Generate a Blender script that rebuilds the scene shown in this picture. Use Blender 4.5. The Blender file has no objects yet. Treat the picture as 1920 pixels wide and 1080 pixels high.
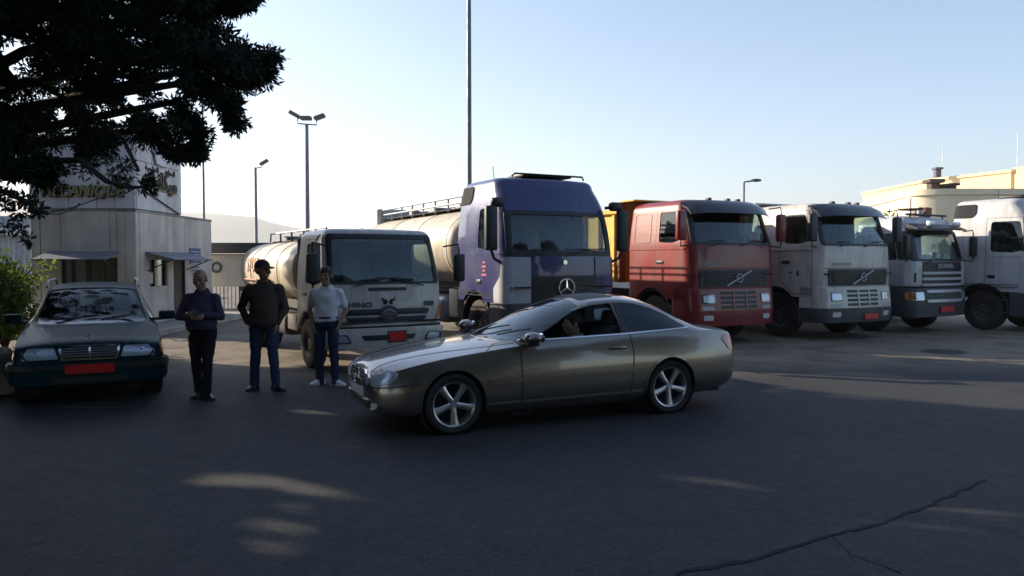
import bpy, bmesh, math, random
import numpy as np
from mathutils import Vector, Matrix
R=math.radians; PI=math.pi
S=bpy.context.scene; COL=S.collection
# ---------------- camera
FPX=1450.0; PITCH=math.atan(50/FPX); CAMH=1.8
cd=bpy.data.cameras.new('camera'); cam=bpy.data.objects.new('camera',cd); COL.objects.link(cam)
cd.sensor_width=36; cd.lens=FPX/1920*36; cd.clip_start=0.05; cd.clip_end=12000
cam.location=(0,0,CAMH); cam.rotation_euler=(PI/2-PITCH,0,0); S.camera=cam
# ---------------- sky, sun, exposure
SUN_AZ=R(-66.5); SUN_EL=R(21.5)
W=bpy.data.worlds.new('World'); S.world=W; W.use_nodes=True
nt=W.node_tree; bg=nt.nodes['Background']
sky=nt.nodes.new('ShaderNodeTexSky'); sky.sky_type='NISHITA'; sky.sun_disc=False
sky.sun_elevation=SUN_EL; sky.sun_rotation=SUN_AZ; sky.air_density=1.0; sky.dust_density=0.9; sky.ozone_density=2.2; sky.altitude=300
nt.links.new(sky.outputs[0],bg.inputs[0]); bg.inputs[1].default_value=0.105
TOSUN=Vector((math.sin(SUN_AZ)*math.cos(SUN_EL),math.cos(SUN_AZ)*math.cos(SUN_EL),math.sin(SUN_EL)))
sl=bpy.data.lights.new('sun','SUN'); so=bpy.data.objects.new('sun',sl); COL.objects.link(so)
sl.energy=5.0; sl.angle=R(0.6); sl.color=(1,0.86,0.66); so.rotation_euler=TOSUN.to_track_quat('Z','Y').to_euler(); so.location=(-20,10,30)
S.view_settings.view_transform='Standard'; S.view_settings.look='None'; S.view_settings.exposure=1.18; S.view_settings.gamma=1; S.view_settings.use_curve_mapping=False
S.render.engine='CYCLES'; S.cycles.use_denoising=True; S.cycles.max_bounces=8; S.cycles.transparent_max_bounces=24
S.cycles.sample_clamp_indirect=6; S.cycles.volume_bounces=0
def pix(px,py,Y):
    u=(px-960)/FPX; v=-(py-540)/FPX; c,s=math.cos(PITCH),math.sin(PITCH)
    d=(u,c+v*s,-s+v*c); k=Y/d[1]
    return Vector((d[0]*k,Y,CAMH+d[2]*k))
def gnd(px,py):
    u=(px-960)/FPX; v=-(py-540)/FPX; c,s=math.cos(PITCH),math.sin(PITCH)
    d=(u,c+v*s,-s+v*c); k=-CAMH/d[2]
    return Vector((d[0]*k,d[1]*k,0))
# ---------------- materials
MATS={}
def M(name,col,rough=.5,metal=0.,spec=.5,var=0.,vs=3.,bump=0.,bs=40.,coat=0.,dirt=None,trans=0.,emit=None):
    if name in MATS: return MATS[name]
    m=bpy.data.materials.new(name); m.use_nodes=True; n=m.node_tree; N=n.nodes; L=n.links
    p=N['Principled BSDF']; p.inputs['Base Color'].default_value=(*col,1); p.inputs['Roughness'].default_value=rough
    p.inputs['Metallic'].default_value=metal; p.inputs['Specular IOR Level'].default_value=spec
    if coat: p.inputs['Coat Weight'].default_value=coat; p.inputs['Coat Roughness'].default_value=.04
    if emit: p.inputs['Emission Color'].default_value=(*col,1); p.inputs['Emission Strength'].default_value=emit
    if var or bump or dirt:
        tc=N.new('ShaderNodeTexCoord')
    if var or dirt:
        nz=N.new('ShaderNodeTexNoise'); nz.inputs['Scale'].default_value=vs; nz.inputs['Detail'].default_value=6; nz.inputs['Roughness'].default_value=.65
        L.new(tc.outputs['Object'],nz.inputs['Vector'])
        rp=N.new('ShaderNodeValToRGB'); e=rp.color_ramp.elements
        e[0].position=.3; e[1].position=.72
        c0=[max(0,c*(1-var)) for c in col]; c1=[min(1,c*(1+var*.8)) for c in col]
        if dirt: c0=dirt
        e[0].color=(*c0,1); e[1].color=(*c1,1)
        L.new(nz.outputs[0],rp.inputs[0]); L.new(rp.outputs[0],p.inputs['Base Color'])
        mr=N.new('ShaderNodeMapRange'); mr.inputs[1].default_value=.3; mr.inputs[2].default_value=.7
        mr.inputs[3].default_value=min(1,rough+.12); mr.inputs[4].default_value=max(0.02,rough-.06)
        L.new(nz.outputs[0],mr.inputs[0]); L.new(mr.outputs[0],p.inputs['Roughness'])
    if bump:
        nb=N.new('ShaderNodeTexNoise'); nb.inputs['Scale'].default_value=bs; nb.inputs['Detail'].default_value=5
        L.new(tc.outputs['Object'],nb.inputs['Vector'])
        b=N.new('ShaderNodeBump'); b.inputs['Strength'].default_value=bump; b.inputs['Distance'].default_value=.02
        L.new(nb.outputs[0],b.inputs['Height']); L.new(b.outputs[0],p.inputs['Normal'])
    MATS[name]=m; return m
def glass(name,tint,refl=1.45):
    if name in MATS: return MATS[name]
    m=bpy.data.materials.new(name); m.use_nodes=True; n=m.node_tree; N=n.nodes; L=n.links
    for x in list(N): N.remove(x)
    o=N.new('ShaderNodeOutputMaterial'); t=N.new('ShaderNodeBsdfTransparent'); t.inputs[0].default_value=(*tint,1)
    g=N.new('ShaderNodeBsdfGlossy'); g.inputs['Roughness'].default_value=.03; g.inputs[0].default_value=(.95,.97,1,1)
    f=N.new('ShaderNodeFresnel'); ge=N.new('ShaderNodeNewGeometry'); mi=N.new('ShaderNodeMix'); mi.inputs[2].default_value=refl; mi.inputs[3].default_value=1/refl; L.new(ge.outputs['Backfacing'],mi.inputs[0]); L.new(mi.outputs[0],f.inputs[0])
    mx=N.new('ShaderNodeMixShader'); L.new(f.outputs[0],mx.inputs[0]); L.new(t.outputs[0],mx.inputs[1]); L.new(g.outputs[0],mx.inputs[2]); L.new(mx.outputs[0],o.inputs[0])
    MATS[name]=m; return m
# ---------------- mesh tuples: (verts Nx3 array, faces list)
def J(*vfs):
    V=[];F=[];o=0
    for v,f in vfs:
        v=np.asarray(v,float); V.append(v); F+= [tuple(i+o for i in q) for q in f]; o+=len(v)
    return (np.vstack(V),F)
def T(vf,loc=(0,0,0),rot=None,sc=None):
    v=np.array(vf[0],float)
    if sc is not None: v=v*np.array(sc)
    if rot is not None:
        m=np.array(rot.to_3x3() if hasattr(rot,'to_3x3') else rot); v=v@m.T
    return (v+np.array(loc),vf[1])
def rotz(a): return Matrix.Rotation(a,3,'Z')
def roty(a): return Matrix.Rotation(a,3,'Y')
def rotx(a): return Matrix.Rotation(a,3,'X')
def box(x0,x1,y0,y1,z0,z1):
    v=[(x0,y0,z0),(x1,y0,z0),(x1,y1,z0),(x0,y1,z0),(x0,y0,z1),(x1,y0,z1),(x1,y1,z1),(x0,y1,z1)]
    return (np.array(v,float),[(3,2,1,0),(4,5,6,7),(0,1,5,4),(1,2,6,5),(2,3,7,6),(3,0,4,7)])
def cb(c,s): return box(c[0]-s[0]/2,c[0]+s[0]/2,c[1]-s[1]/2,c[1]+s[1]/2,c[2]-s[2]/2,c[2]+s[2]/2)
def bm_vf(bm):
    bm.verts.index_update()
    return (np.array([v.co[:] for v in bm.verts]),[tuple(v.index for v in f.verts) for f in bm.faces])
def rbox(x0,x1,y0,y1,z0,z1,r=.03,seg=2):
    bm=bmesh.new(); v,f=box(x0,x1,y0,y1,z0,z1)
    vs=[bm.verts.new(p) for p in v]
    for q in f: bm.faces.new([vs[i] for i in q])
    r=min(r,.49*min(abs(x1-x0),abs(y1-y0),abs(z1-z0)))
    bmesh.ops.bevel(bm,geom=bm.edges[:]+bm.verts[:],offset=r,segments=seg,profile=.5,affect='EDGES')
    o=bm_vf(bm); bm.free(); return o
def loft(rings,cap=True,closed=True):
    n=len(rings[0]); V=np.vstack([np.asarray(r,float) for r in rings]); F=[]
    for i in range(len(rings)-1):
        for j in range(n if closed else n-1):
            k=(j+1)%n; F.append((i*n+j,i*n+k,(i+1)*n+k,(i+1)*n+j))
    if cap:
        F.append(tuple(range(n-1,-1,-1))); F.append(tuple(range((len(rings)-1)*n,len(rings)*n)))
    return (V,F)
def frame(d):
    d=Vector(d).normalized(); a=Vector((0,0,1)) if abs(d.z)<.9 else Vector((1,0,0))
    x=d.cross(a).normalized(); y=d.cross(x).normalized(); return np.array(x),np.array(y)
def tube(pts,r,n=8):
    pts=[Vector(p) for p in pts]; rr=r if isinstance(r,(list,tuple)) else [r]*len(pts); rings=[]
    for i,p in enumerate(pts):
        d=(pts[min(i+1,len(pts)-1)]-pts[max(i-1,0)])
        if i==0: x,y=frame(d)
        else:
            dd=np.array(d.normalized()); x=x-dd*x.dot(dd); x/=np.linalg.norm(x); y=np.cross(dd,x)
        rings.append([np.array(p)+rr[i]*(math.cos(a)*x+math.sin(a)*y) for a in np.linspace(0,2*PI,n,endpoint=False)])
    return loft(rings)
def lathe(prof,n=32,axis='y'):
    # prof: (radius, offset along axis)
    V=[];F=[];m=len(prof)
    for i in range(n):
        a=2*PI*i/n
        for r,h in prof:
            if axis=='y': V.append((r*math.cos(a),h,r*math.sin(a)))
            elif axis=='z': V.append((r*math.cos(a),r*math.sin(a),h))
            else: V.append((h,r*math.cos(a),r*math.sin(a)))
    for i in range(n):
        for j in range(m-1):
            k=(i+1)%n; F.append((i*m+j,i*m+j+1,k*m+j+1,k*m+j))
    return (np.array(V),F)
def cyl(r,h0,h1,n=32,axis='y',r2=None):
    r2=r if r2 is None else r2
    return lathe([(0.0001,h0),(r,h0),(r2,h1),(0.0001,h1)],n,axis)
def cylsolid(r,h0,h1,n=40,axis='y',c=(0,0,0)):
    rings=[]
    for h in (h0,h1):
        ring=[]
        for i in range(n):
            a=2*PI*i/n
            if axis=='y': ring.append((r*math.cos(a)+c[0],h+c[1],r*math.sin(a)+c[2]))
            elif axis=='z': ring.append((r*math.cos(a)+c[0],r*math.sin(a)+c[1],h+c[2]))
            else: ring.append((h+c[0],r*math.cos(a)+c[1],r*math.sin(a)+c[2]))
        rings.append(ring)
    return loft(rings)
def prism(poly,axis,a0,a1):
    rings=[]
    for a in (a0,a1):
        if axis=='y': rings.append([(p[0],a,p[1]) for p in poly])
        elif axis=='x': rings.append([(a,p[0],p[1]) for p in poly])
        else: rings.append([(p[0],p[1],a) for p in poly])
    return loft(rings)
def rpoly(pts,r=.05,n=4):
    # round the corners of a polygon
    out=[]; m=len(pts)
    for i in range(m):
        p=np.array(pts[i],float); a=np.array(pts[i-1],float); b=np.array(pts[(i+1)%m],float)
        da=a-p; db=b-p; la=np.linalg.norm(da); lb=np.linalg.norm(db); k=min(r,la*.45,lb*.45)
        pa=p+da/la*k; pb=p+db/lb*k
        for t in np.linspace(0,1,n): out.append(tuple((1-t)**2*pa+2*t*(1-t)*p+t*t*pb))
    return out
def rect(x0,x1,y0,y1): return [(x0,y0),(x1,y0),(x1,y1),(x0,y1)]
def ell(cx,cy,rx,ry,rot=0,n=28):
    c,s=math.cos(rot),math.sin(rot)
    return [(cx+rx*math.cos(a)*c-ry*math.sin(a)*s,cy+rx*math.cos(a)*s+ry*math.sin(a)*c) for a in np.linspace(0,2*PI,n,endpoint=False)]
def mesh(vf,name='mesh'):
    me=bpy.data.meshes.new(name); v,f=vf
    me.from_pydata([tuple(p) for p in v],[],[tuple(int(i) for i in q) for q in f]); me.update(); return me
def fixn(vf):
    bm=bmesh.new(); me=mesh(vf); bm.from_mesh(me); bmesh.ops.remove_doubles(bm,verts=bm.verts[:],dist=1e-5)
    bmesh.ops.recalc_face_normals(bm,faces=bm.faces[:]); o=bm_vf(bm); bm.free(); bpy.data.meshes.remove(me); return o
def me_vf(me):
    v=np.zeros(len(me.vertices)*3); me.vertices.foreach_get('co',v)
    return (v.reshape(-1,3),[tuple(p.vertices) for p in me.polygons])
WS=bpy.data.scenes.new('work'); WC=WS.collection; WV=WS.view_layers[0]
def run_mods(me,setup):
    o=bpy.data.objects.new('tmp',me); WC.objects.link(o); setup(o)
    WV.update(); dg=WV.depsgraph
    r=bpy.data.meshes.new_from_object(o.evaluated_get(dg)); bpy.data.objects.remove(o); return r
def boolean(vf,cut,op='DIFFERENCE'):
    me=mesh(vf); cm=mesh(fixn(cut)); co=bpy.data.objects.new('tmpc',cm); WC.objects.link(co)
    def st(o):
        b=o.modifiers.new('b','BOOLEAN'); b.operation=op; b.object=co; b.solver='EXACT'
    r=run_mods(me,st); o=me_vf(r); bpy.data.objects.remove(co)
    for x in (me,cm,r): bpy.data.meshes.remove(x)
    return o
def shell(vf,off,th):
    me=mesh(vf); n=np.zeros(len(me.vertices)*3); me.vertex_normals.foreach_get('vector',n); n=n.reshape(-1,3); bpy.data.meshes.remove(me)
    v=np.asarray(vf[0]); k=len(v)
    return (np.vstack([v+n*off,v+n*(off-th)]),list(vf[1])+[tuple(i+k for i in reversed(q)) for q in vf[1]])
def piece(base,off,th,inter,diff=None):
    r=boolean(shell(base,off,th),inter,'INTERSECT')
    if diff is not None: r=boolean(r,diff,'DIFFERENCE')
    return r
def remesh(vf,vox,smooth=4,noise=0,ns=12.):
    me=mesh(vf)
    def st(o):
        m=o.modifiers.new('r','REMESH'); m.mode='VOXEL'; m.voxel_size=vox
        s=o.modifiers.new('s','SMOOTH'); s.iterations=smooth; s.factor=.5
    r=run_mods(me,st); o=me_vf(r); bpy.data.meshes.remove(me); bpy.data.meshes.remove(r)
    return o
def link(name,me,mat,parent=None):
    o=bpy.data.objects.new(name,me); COL.objects.link(o)
    if mat is not None and not me.materials: me.materials.append(mat)
    if parent is not None: o.parent=parent
    return o
def obj(name,vf,mat,parent=None,smooth=32,loc=None):
    me=mesh(vf,name)
    if smooth:
        me.polygons.foreach_set('use_smooth',[True]*len(me.polygons))
        if smooth<180: me.set_sharp_from_angle(angle=R(smooth))
    o=link(name,me,mat,parent)
    if loc is not None: o.location=loc
    return o
def tag(o,label=None,cat=None,group=None,kind=None):
    if label: o['label']=label
    if cat: o['category']=cat
    if group: o['group']=group
    if kind: o['kind']=kind
    return o
def thing(name,label,cat,loc=(0,0,0),rz=0,group=None):
    o=bpy.data.objects.new(name,None); COL.objects.link(o); o.location=loc; o.rotation_euler=(0,0,rz); o.empty_display_size=.3
    return tag(o,label,cat,group)
def dup(src,parent,loc=None,rot=None):
    c=src.copy(); COL.objects.link(c); c.parent=parent
    if loc is not None: c.location=loc
    if rot is not None: c.rotation_euler=rot
    for ch in src.children: dup(ch,c)
    return c
def text(s,size,depth,align='CENTER',shear=0,sx=1.,bold=0):
    c=bpy.data.curves.new('t','FONT'); c.body=s; c.size=size; c.extrude=depth; c.align_x=align; c.align_y='CENTER'; c.shear=shear; c.resolution_u=3
    c.offset=bold
    o=bpy.data.objects.new('t',c); WC.objects.link(o); WV.update(); dg=WV.depsgraph
    me=bpy.data.meshes.new_from_object(o.evaluated_get(dg)); vf=me_vf(me); bpy.data.objects.remove(o); bpy.data.curves.remove(c); bpy.data.meshes.remove(me)
    return (vf[0]*np.array([sx,1,1]),vf[1])
def face_text(s,size,depth,org,xdir,zdir=(0,0,1),**k):
    v,f=text(s,size,depth,**k); x=np.array(Vector(xdir).normalized()); z=np.array(Vector(zdir).normalized()); n=np.cross(x,z)
    return (np.array(org)+v[:,:1]*x+v[:,1:2]*z+v[:,2:3]*n,f)
def pchip(xs,ys,x):
    xs=np.asarray(xs,float); ys=np.asarray(ys,float); h=np.diff(xs); d=np.diff(ys)/h; m=np.zeros(len(xs))
    for i in range(1,len(xs)-1):
        if d[i-1]*d[i]>0:
            w1=2*h[i]+h[i-1]; w2=h[i]+2*h[i-1]; m[i]=(w1+w2)/(w1/d[i-1]+w2/d[i])
    m[0]=d[0]; m[-1]=d[-1]
    x=np.clip(x,xs[0],xs[-1]); k=np.clip(np.searchsorted(xs,x)-1,0,len(xs)-2); t=(x-xs[k])/h[k]
    return (2*t**3-3*t**2+1)*ys[k]+(t**3-2*t**2+t)*h[k]*m[k]+(-2*t**3+3*t**2)*ys[k+1]+(t**3-t**2)*h[k]*m[k+1]
def torus(R0,r,n=32,m=8,axis='y'):
    return lathe([(R0+r*math.cos(a),r*math.sin(a)) for a in np.linspace(0,2*PI,m+1)],n,axis)
def sphere(c,r,n=14,m=9):
    rr=(r,r,r) if not isinstance(r,(tuple,list)) else r
    bm=bmesh.new(); bmesh.ops.create_uvsphere(bm,u_segments=n,v_segments=m,radius=1); v,f=bm_vf(bm); bm.free()
    return (v*np.array(rr)+np.array(c),f)
def capsule(p0,r0,p1,r1,n=14,flat=1.):
    p0=np.array(p0,float); p1=np.array(p1,float); d=p1-p0; L=np.linalg.norm(d); d/=L; x,y=frame(d); rings=[]
    for a in np.linspace(-PI/2,-.15,4): rings.append((p0+d*r0*math.sin(a),max(.001,r0*math.cos(a))))
    for t in np.linspace(0,1,4): rings.append((p0+d*L*t,r0+(r1-r0)*t))
    for a in np.linspace(.15,PI/2,4): rings.append((p1+d*r1*math.sin(a),max(.001,r1*math.cos(a))))
    return loft([[c+r*(math.cos(a)*x+math.sin(a)*y*flat) for a in np.linspace(0,2*PI,n,endpoint=False)] for c,r in rings])
# ================= setting
rng=np.random.default_rng(7); random.seed(7)
def ground_mat():
    m=bpy.data.materials.new('asphalt'); m.use_nodes=True; n=m.node_tree; N=n.nodes; L=n.links; p=N['Principled BSDF']
    tc=N.new('ShaderNodeTexCoord')
    def noise(sc,det=6,ro=.6):
        z=N.new('ShaderNodeTexNoise'); z.inputs['Scale'].default_value=sc; z.inputs['Detail'].default_value=det; z.inputs['Roughness'].default_value=ro
        L.new(tc.outputs['Object'],z.inputs['Vector']); return z
    def ramp(src,a,b,c0,c1):
        r=N.new('ShaderNodeValToRGB'); r.color_ramp.elements[0].position=a; r.color_ramp.elements[1].position=b
        r.color_ramp.elements[0].color=(*c0,1); r.color_ramp.elements[1].color=(*c1,1); L.new(src,r.inputs[0]); return r
    def mix(f,a,b,mode='MIX'):
        x=N.new('ShaderNodeMix'); x.data_type='RGBA'; x.blend_type=mode
        if isinstance(f,float): x.inputs[0].default_value=f
        else: L.new(f,x.inputs[0])
        L.new(a,x.inputs[6]); L.new(b,x.inputs[7]); return x.outputs[2]
    grain=ramp(noise(24,7,.85).outputs[0],.42,.62,(.004,.0045,.007),(.085,.083,.085))
    patch=ramp(noise(.45,7,.65).outputs[0],.38,.64,(.012,.013,.017),(.040,.039,.039))
    base=mix(.5,patch.outputs[0],grain.outputs[0])
    # dust blown in around the parked trucks and the forecourt (distance from the road)
    sp=N.new('ShaderNodeSeparateXYZ'); L.new(tc.outputs['Object'],sp.inputs[0])
    ax=N.new('ShaderNodeMath'); ax.operation='MULTIPLY_ADD'; L.new(sp.outputs[0],ax.inputs[0]); ax.inputs[1].default_value=-.1; L.new(sp.outputs[1],ax.inputs[2])
    mr=N.new('ShaderNodeMapRange'); mr.inputs[1].default_value=11.2; mr.inputs[2].default_value=14.0; L.new(ax.outputs[0],mr.inputs[0]); mr.interpolation_type='SMOOTHSTEP'
    nd=ramp(noise(1.3,7,.6).outputs[0],.28,.6,(.45,.45,.45),(1,1,1))
    mm=N.new('ShaderNodeMath'); mm.operation='MULTIPLY'; L.new(mr.outputs[0],mm.inputs[0]); L.new(nd.outputs[0],mm.inputs[1])
    dust=ramp(noise(20,5,.7).outputs[0],.3,.7,(.15,.125,.095),(.27,.225,.175))
    base=mix(mm.outputs[0],base,dust.outputs[0])
    # stains and worn streaks
    oil=ramp(noise(.9,4,.5).outputs[0],.58,.70,(1,1,1),(.38,.37,.38)); base=mix(.8,base,oil.outputs[0],'MULTIPLY')
    L.new(base,p.inputs['Base Color'])
    ro=N.new('ShaderNodeMapRange'); L.new(noise(6,4).outputs[0],ro.inputs[0]); ro.inputs[1].default_value=.3; ro.inputs[2].default_value=.7; ro.inputs[3].default_value=.66; ro.inputs[4].default_value=.78
    L.new(ro.outputs[0],p.inputs['Roughness']); p.inputs['Specular IOR Level'].default_value=.35
    b=N.new('ShaderNodeBump'); b.inputs['Strength'].default_value=.4; b.inputs['Distance'].default_value=.012; L.new(noise(90,3,.7).outputs[0],b.inputs['Height'])
    b2=N.new('ShaderNodeBump'); b2.inputs['Strength'].default_value=.08; b2.inputs['Distance'].default_value=.05; L.new(noise(2.5,4).outputs[0],b2.inputs['Height']); L.new(b2.outputs[0],b.inputs['Normal'])
    L.new(b.outputs[0],p.inputs['Normal']); return m
g=obj('ground',(np.array([(-5000,-400,0),(5000,-400,0),(5000,6000,0),(-5000,6000,0)],float),[(0,1,2,3)]),ground_mat(),smooth=0); tag(g,kind='structure')
def concrete(name,c,var=.22,streak=True):
    if name in MATS: return MATS[name]
    m=M(name,c,.85,0,.3,var=var,vs=1.1,bump=.25,bs=30)
    if streak:
        n=m.node_tree; N=n.nodes; L=n.links; p=N['Principled BSDF']; src=p.inputs['Base Color'].links[0].from_socket
        tc=N.new('ShaderNodeTexCoord'); mp=N.new('ShaderNodeMapping'); mp.inputs['Scale'].default_value=(2.4,2.4,.3); L.new(tc.outputs['Object'],mp.inputs[0])
        nz=N.new('ShaderNodeTexNoise'); nz.inputs['Scale'].default_value=1; nz.inputs['Detail'].default_value=5; L.new(mp.outputs[0],nz.inputs['Vector'])
        r=N.new('ShaderNodeValToRGB'); r.color_ramp.elements[0].position=.35; r.color_ramp.elements[1].position=.6; r.color_ramp.elements[0].color=(.80,.78,.75,1); r.color_ramp.elements[1].color=(1,1,1,1); L.new(nz.outputs[0],r.inputs[0])
        x=N.new('ShaderNodeMix'); x.data_type='RGBA'; x.blend_type='MULTIPLY'; x.inputs[0].default_value=.75; L.new(src,x.inputs[6]); L.new(r.outputs[0],x.inputs[7]); L.new(x.outputs[2],p.inputs['Base Color'])
    return m
mDark=M('dark_gap',(.012,.012,.014),.8); mConc=concrete('booth_concrete',(.66,.60,.53)); mConc2=concrete('grey_concrete',(.36,.35,.33))
mPanel=concrete('sign_panel_white',(.72,.71,.73),.12); mAwn=M('awning_metal',(.20,.21,.25),.5,.3,var=.25,vs=6)
mFrame=M('dark_frame',(.05,.05,.055),.45,.3); mSteel=M('galvanised',(.30,.31,.33),.45,.7,var=.2,vs=8); mPole=M('pole_grey',(.14,.15,.17),.5,.4,var=.2,vs=5)
gWin=glass('window_glass',(.75,.8,.78))
# pavement with kerb stones around the booth
pv=obj('pavement',box(-30,-8.6,17.9,27,0.004,.13),mConc2,smooth=0); tag(pv,kind='structure')
kerb=mesh(rbox(-.495,.495,-.09,.09,0.002,.155,.02),'kerb_stone'); kerb.materials.append(concrete('kerb_concrete',(.45,.43,.39)))
for i in range(16):
    k=link('kerb_stone',kerb,None,pv); k.location=(-9.1-i,17.80,0)
for i in range(9):
    k=link('kerb_stone',kerb,None,pv); k.location=(-8.5,18.4+i,0); k.rotation_euler=(0,0,PI/2)
# ---------- guard booth
bx0,bx1,by0,by1,by2=-12.45,-9.7,20.0,25.0,22.75
bo=thing('guard_booth','beige concrete guard booth with a sign box on top and metal awnings','building',(bx1,by0,0))
def bpart(name,vf,m,p=None,**k): return obj(name,T(vf,(-bx1,-by0,0)),m,p or bo,**k)
zt=3.12; th=.18
# front face (towards the road): panels with a window opening between x -11.66..-10.22, z 0.95..1.88
wx0,wx1,wz0,wz1=-11.66,-10.22,.95,1.90
jt=.012
for a,b in ((bx0,bx0+.26),(bx0+.26,wx0)): bpart('wall_panel',rbox(a+jt,b-jt,by0,by0+th,.13,zt,.012,1),mConc)
for a,b in ((wx1,-10.4+.0),) if wx1<-10.4 else (): pass
bpart('wall_panel',rbox(wx1+jt,-10.0,by0,by0+th,.13,zt,.012,1),mConc); bpart('wall_panel',rbox(-9.99,bx1-jt,by0,by0+th,.13,zt,.012,1),mConc)
bpart('wall_panel',rbox(wx0+.002,-10.4-jt/2,by0+.003,by0+th,wz1,zt,.012,1),mConc); bpart('wall_panel',rbox(-10.4+jt/2,wx1-.002,by0+.003,by0+th,wz1,zt,.012,1),mConc)
bpart('wall_panel',rbox(wx0+.002,wx1-.002,by0+.003,by0+th,.13,wz0,.012,1),mConc)
# side face (x = bx1): window y 20.55..21.6, door y 21.95..22.75
def sx(y0,y1,z0,z1): bpart('wall_panel',rbox(bx1-th,bx1,y0+jt/2,y1-jt/2,z0,z1,.012,1),mConc)
sy0,sy1,dy0,dy1=20.72,21.78,22.2,22.95
sx(by0+th,sy0,.13,zt); sx(sy0+.002,sy1-.002,.13,1.12); sx(sy0+.002,sy1-.002,1.84,zt); sx(sy1,dy0,.13,zt); sx(dy0+.002,dy1-.002,1.95,zt); sx(dy1,by1,.13,zt-.05)
# rear, far side, roof, inner floor
bpart('wall_panel',box(bx0+th,bx0+1.0,by1-th,by1,.13,zt-.05),mConc); bpart('wall_panel',box(bx0+2.1,bx1-th,by1-th,by1,.13,zt-.05),mConc); bpart('wall_panel',box(bx0+1.0,bx0+2.1,by1-th,by1,.13,.95),mConc); bpart('wall_panel',box(bx0+1.0,bx0+2.1,by1-th,by1,2.0,zt-.05),mConc)
bpart('wall_panel',box(bx0,bx0+th,by0+th,by1,.13,zt-.06),mConc)
bpart('roof',rbox(bx0-.01,bx1+.015,by0+.0,by1+.02,zt-.045,zt+.02,.01,1),mConc2)
# sign box of white panels
sb=bpart('sign_box',box(bx0+.03,bx1-.03,by0+.03,by2-.03,zt+.02,4.98),mDark,smooth=0)
xs=[bx0,bx0+1.02,bx0+1.75,bx0+2.2,bx1]; zs=[zt+.035,3.72,4.42,5.0]
for i in range(4):
    for j in range(3): bpart('sign_panel',rbox(xs[i]+.008,xs[i+1]-.008,by0-.01,by0+.03,zs[j]+.008,zs[j+1]-.008,.006,1),mPanel,sb)
ys=[by0+.045,20.9,21.8,by2]
for i in range(3):
    for j in range(3): bpart('sign_panel',rbox(bx1-.03,bx1+.01,ys[i]+.008,ys[i+1]-.008,zs[j]+.008,zs[j+1]-.008,.006,1),mPanel,sb)
    bpart('sign_panel',box(bx0+.01,bx0+.03,ys[i],ys[i+1],zs[0],5.0),mPanel,sb)
bpart('sign_cap',rbox(bx0-.02,bx1+.02,by0-.02,by2+.02,5.0,5.04,.01,1),mPanel,sb)
mGold=M('letter_gold',(.36,.30,.13),.5,.2); mBlack=M('letter_black',(.02,.02,.022),.5)
lt=face_text('MECANIQUE',.40,.035,(-11.06,by0-.05,3.60),(1,0,.0),shear=.25,bold=.008,sx=.93)
bpart('lettering',lt,mGold,sb,smooth=0); bpart('letter_back',T(lt,(.02,.035,-.02)),mBlack,sb,smooth=0)
for i in range(4): bpart('small_mark',rbox(-11.62+i*.11,-11.55+i*.11,by0-.03,by0-.008,4.02,4.07,.01,1),mBlack,sb)
ar='\uFEDA\uFEF4\uFEE7\uFE8E\uFEDC\uFEF4\uFEE3'
lt=face_text(ar,.60,.035,(bx1+.05,21.38,3.98),(0,1,-.06),bold=.012,sx=.98); bpart('lettering',lt,mBlack,sb,smooth=0); bpart('letter_back',T(lt,(-.03,-.012,-.03)),mGold,sb,smooth=0)
for s_,y_ in (('\uFE94\uFEF4\uFEE4\uFEF4\uFEE0\uFECC\uFE98\uFEDF\uFE8D',20.88),('\uFEAA\uFEEB\uFE8E\uFECC\uFEE4\uFEDF\uFE8D',21.95)): bpart('lettering',face_text(s_,.22,.012,(bx1+.03,y_,4.28),(0,1,-.02)),mBlack,sb,smooth=0)
bpart('emblem',tube([(bx1+.05,21.25-.28*math.cos(a),4.68+.30*math.sin(a)) for a in np.linspace(-1.3,1.2,14)],[.012+.035*math.sin(PI*i/13) for i in range(14)]),mSteel,sb)
bpart('emblem',tube([(bx1+.05,21.2,4.42),(bx1+.05,21.6,4.40)],.025),mSteel,sb)
bpart('emblem',tube([(bx1+.04,20.3,3.68),(bx1+.04,22.5,3.17)],.022),mBlack,sb)
# windows, mullions, awnings, door
for a in (wx0,-11.42,-11.05,-10.98,wx1-.05): bpart('mullion',box(a,a+.05,by0+.05,by0+.12,wz0,wz1),mFrame)
bpart('window_pane',box(wx0+.05,-11.02,by0+.08,by0+.088,wz0,wz1),gWin,smooth=0); bpart('window_pane',box(-10.93,wx1-.05,by0+.08,by0+.088,wz0,wz1),gWin,smooth=0)
for a_,b_ in ((-11.61,-11.46),(-11.36,-11.08)): bpart('blind',box(a_,b_,by0+.13,by0+.14,wz0,wz1),M('blind_white',(.72,.72,.70),.8))
bpart('curtain',loft([[(x,by0+.16+.02*math.sin(x*40),z) for x in np.linspace(-10.9,-10.25,30)] for z in (wz0-.1,wz1+.1)],cap=False,closed=False),M('curtain_tan',(.33,.27,.18),.9))
bpart('window_sill',rbox(wx0-.05,wx1+.05,by0-.06,by0+.05,wz0-.06,wz0-.004,.01,1),mConc2)
for a in (sy0,sy0+.36,sy1-.05): bpart('mullion',box(bx1-.12,bx1-.05,a,a+.05,1.12,1.84),mFrame)
bpart('window_pane',box(bx1-.09,bx1-.082,sy0+.05,sy1-.05,1.12,1.84),gWin,smooth=0)
bpart('notice',box(bx1-.08,bx1-.075,sy0+.12,sy0+.34,1.2,1.5),M('paper',(.62,.62,.58),.8))
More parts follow.
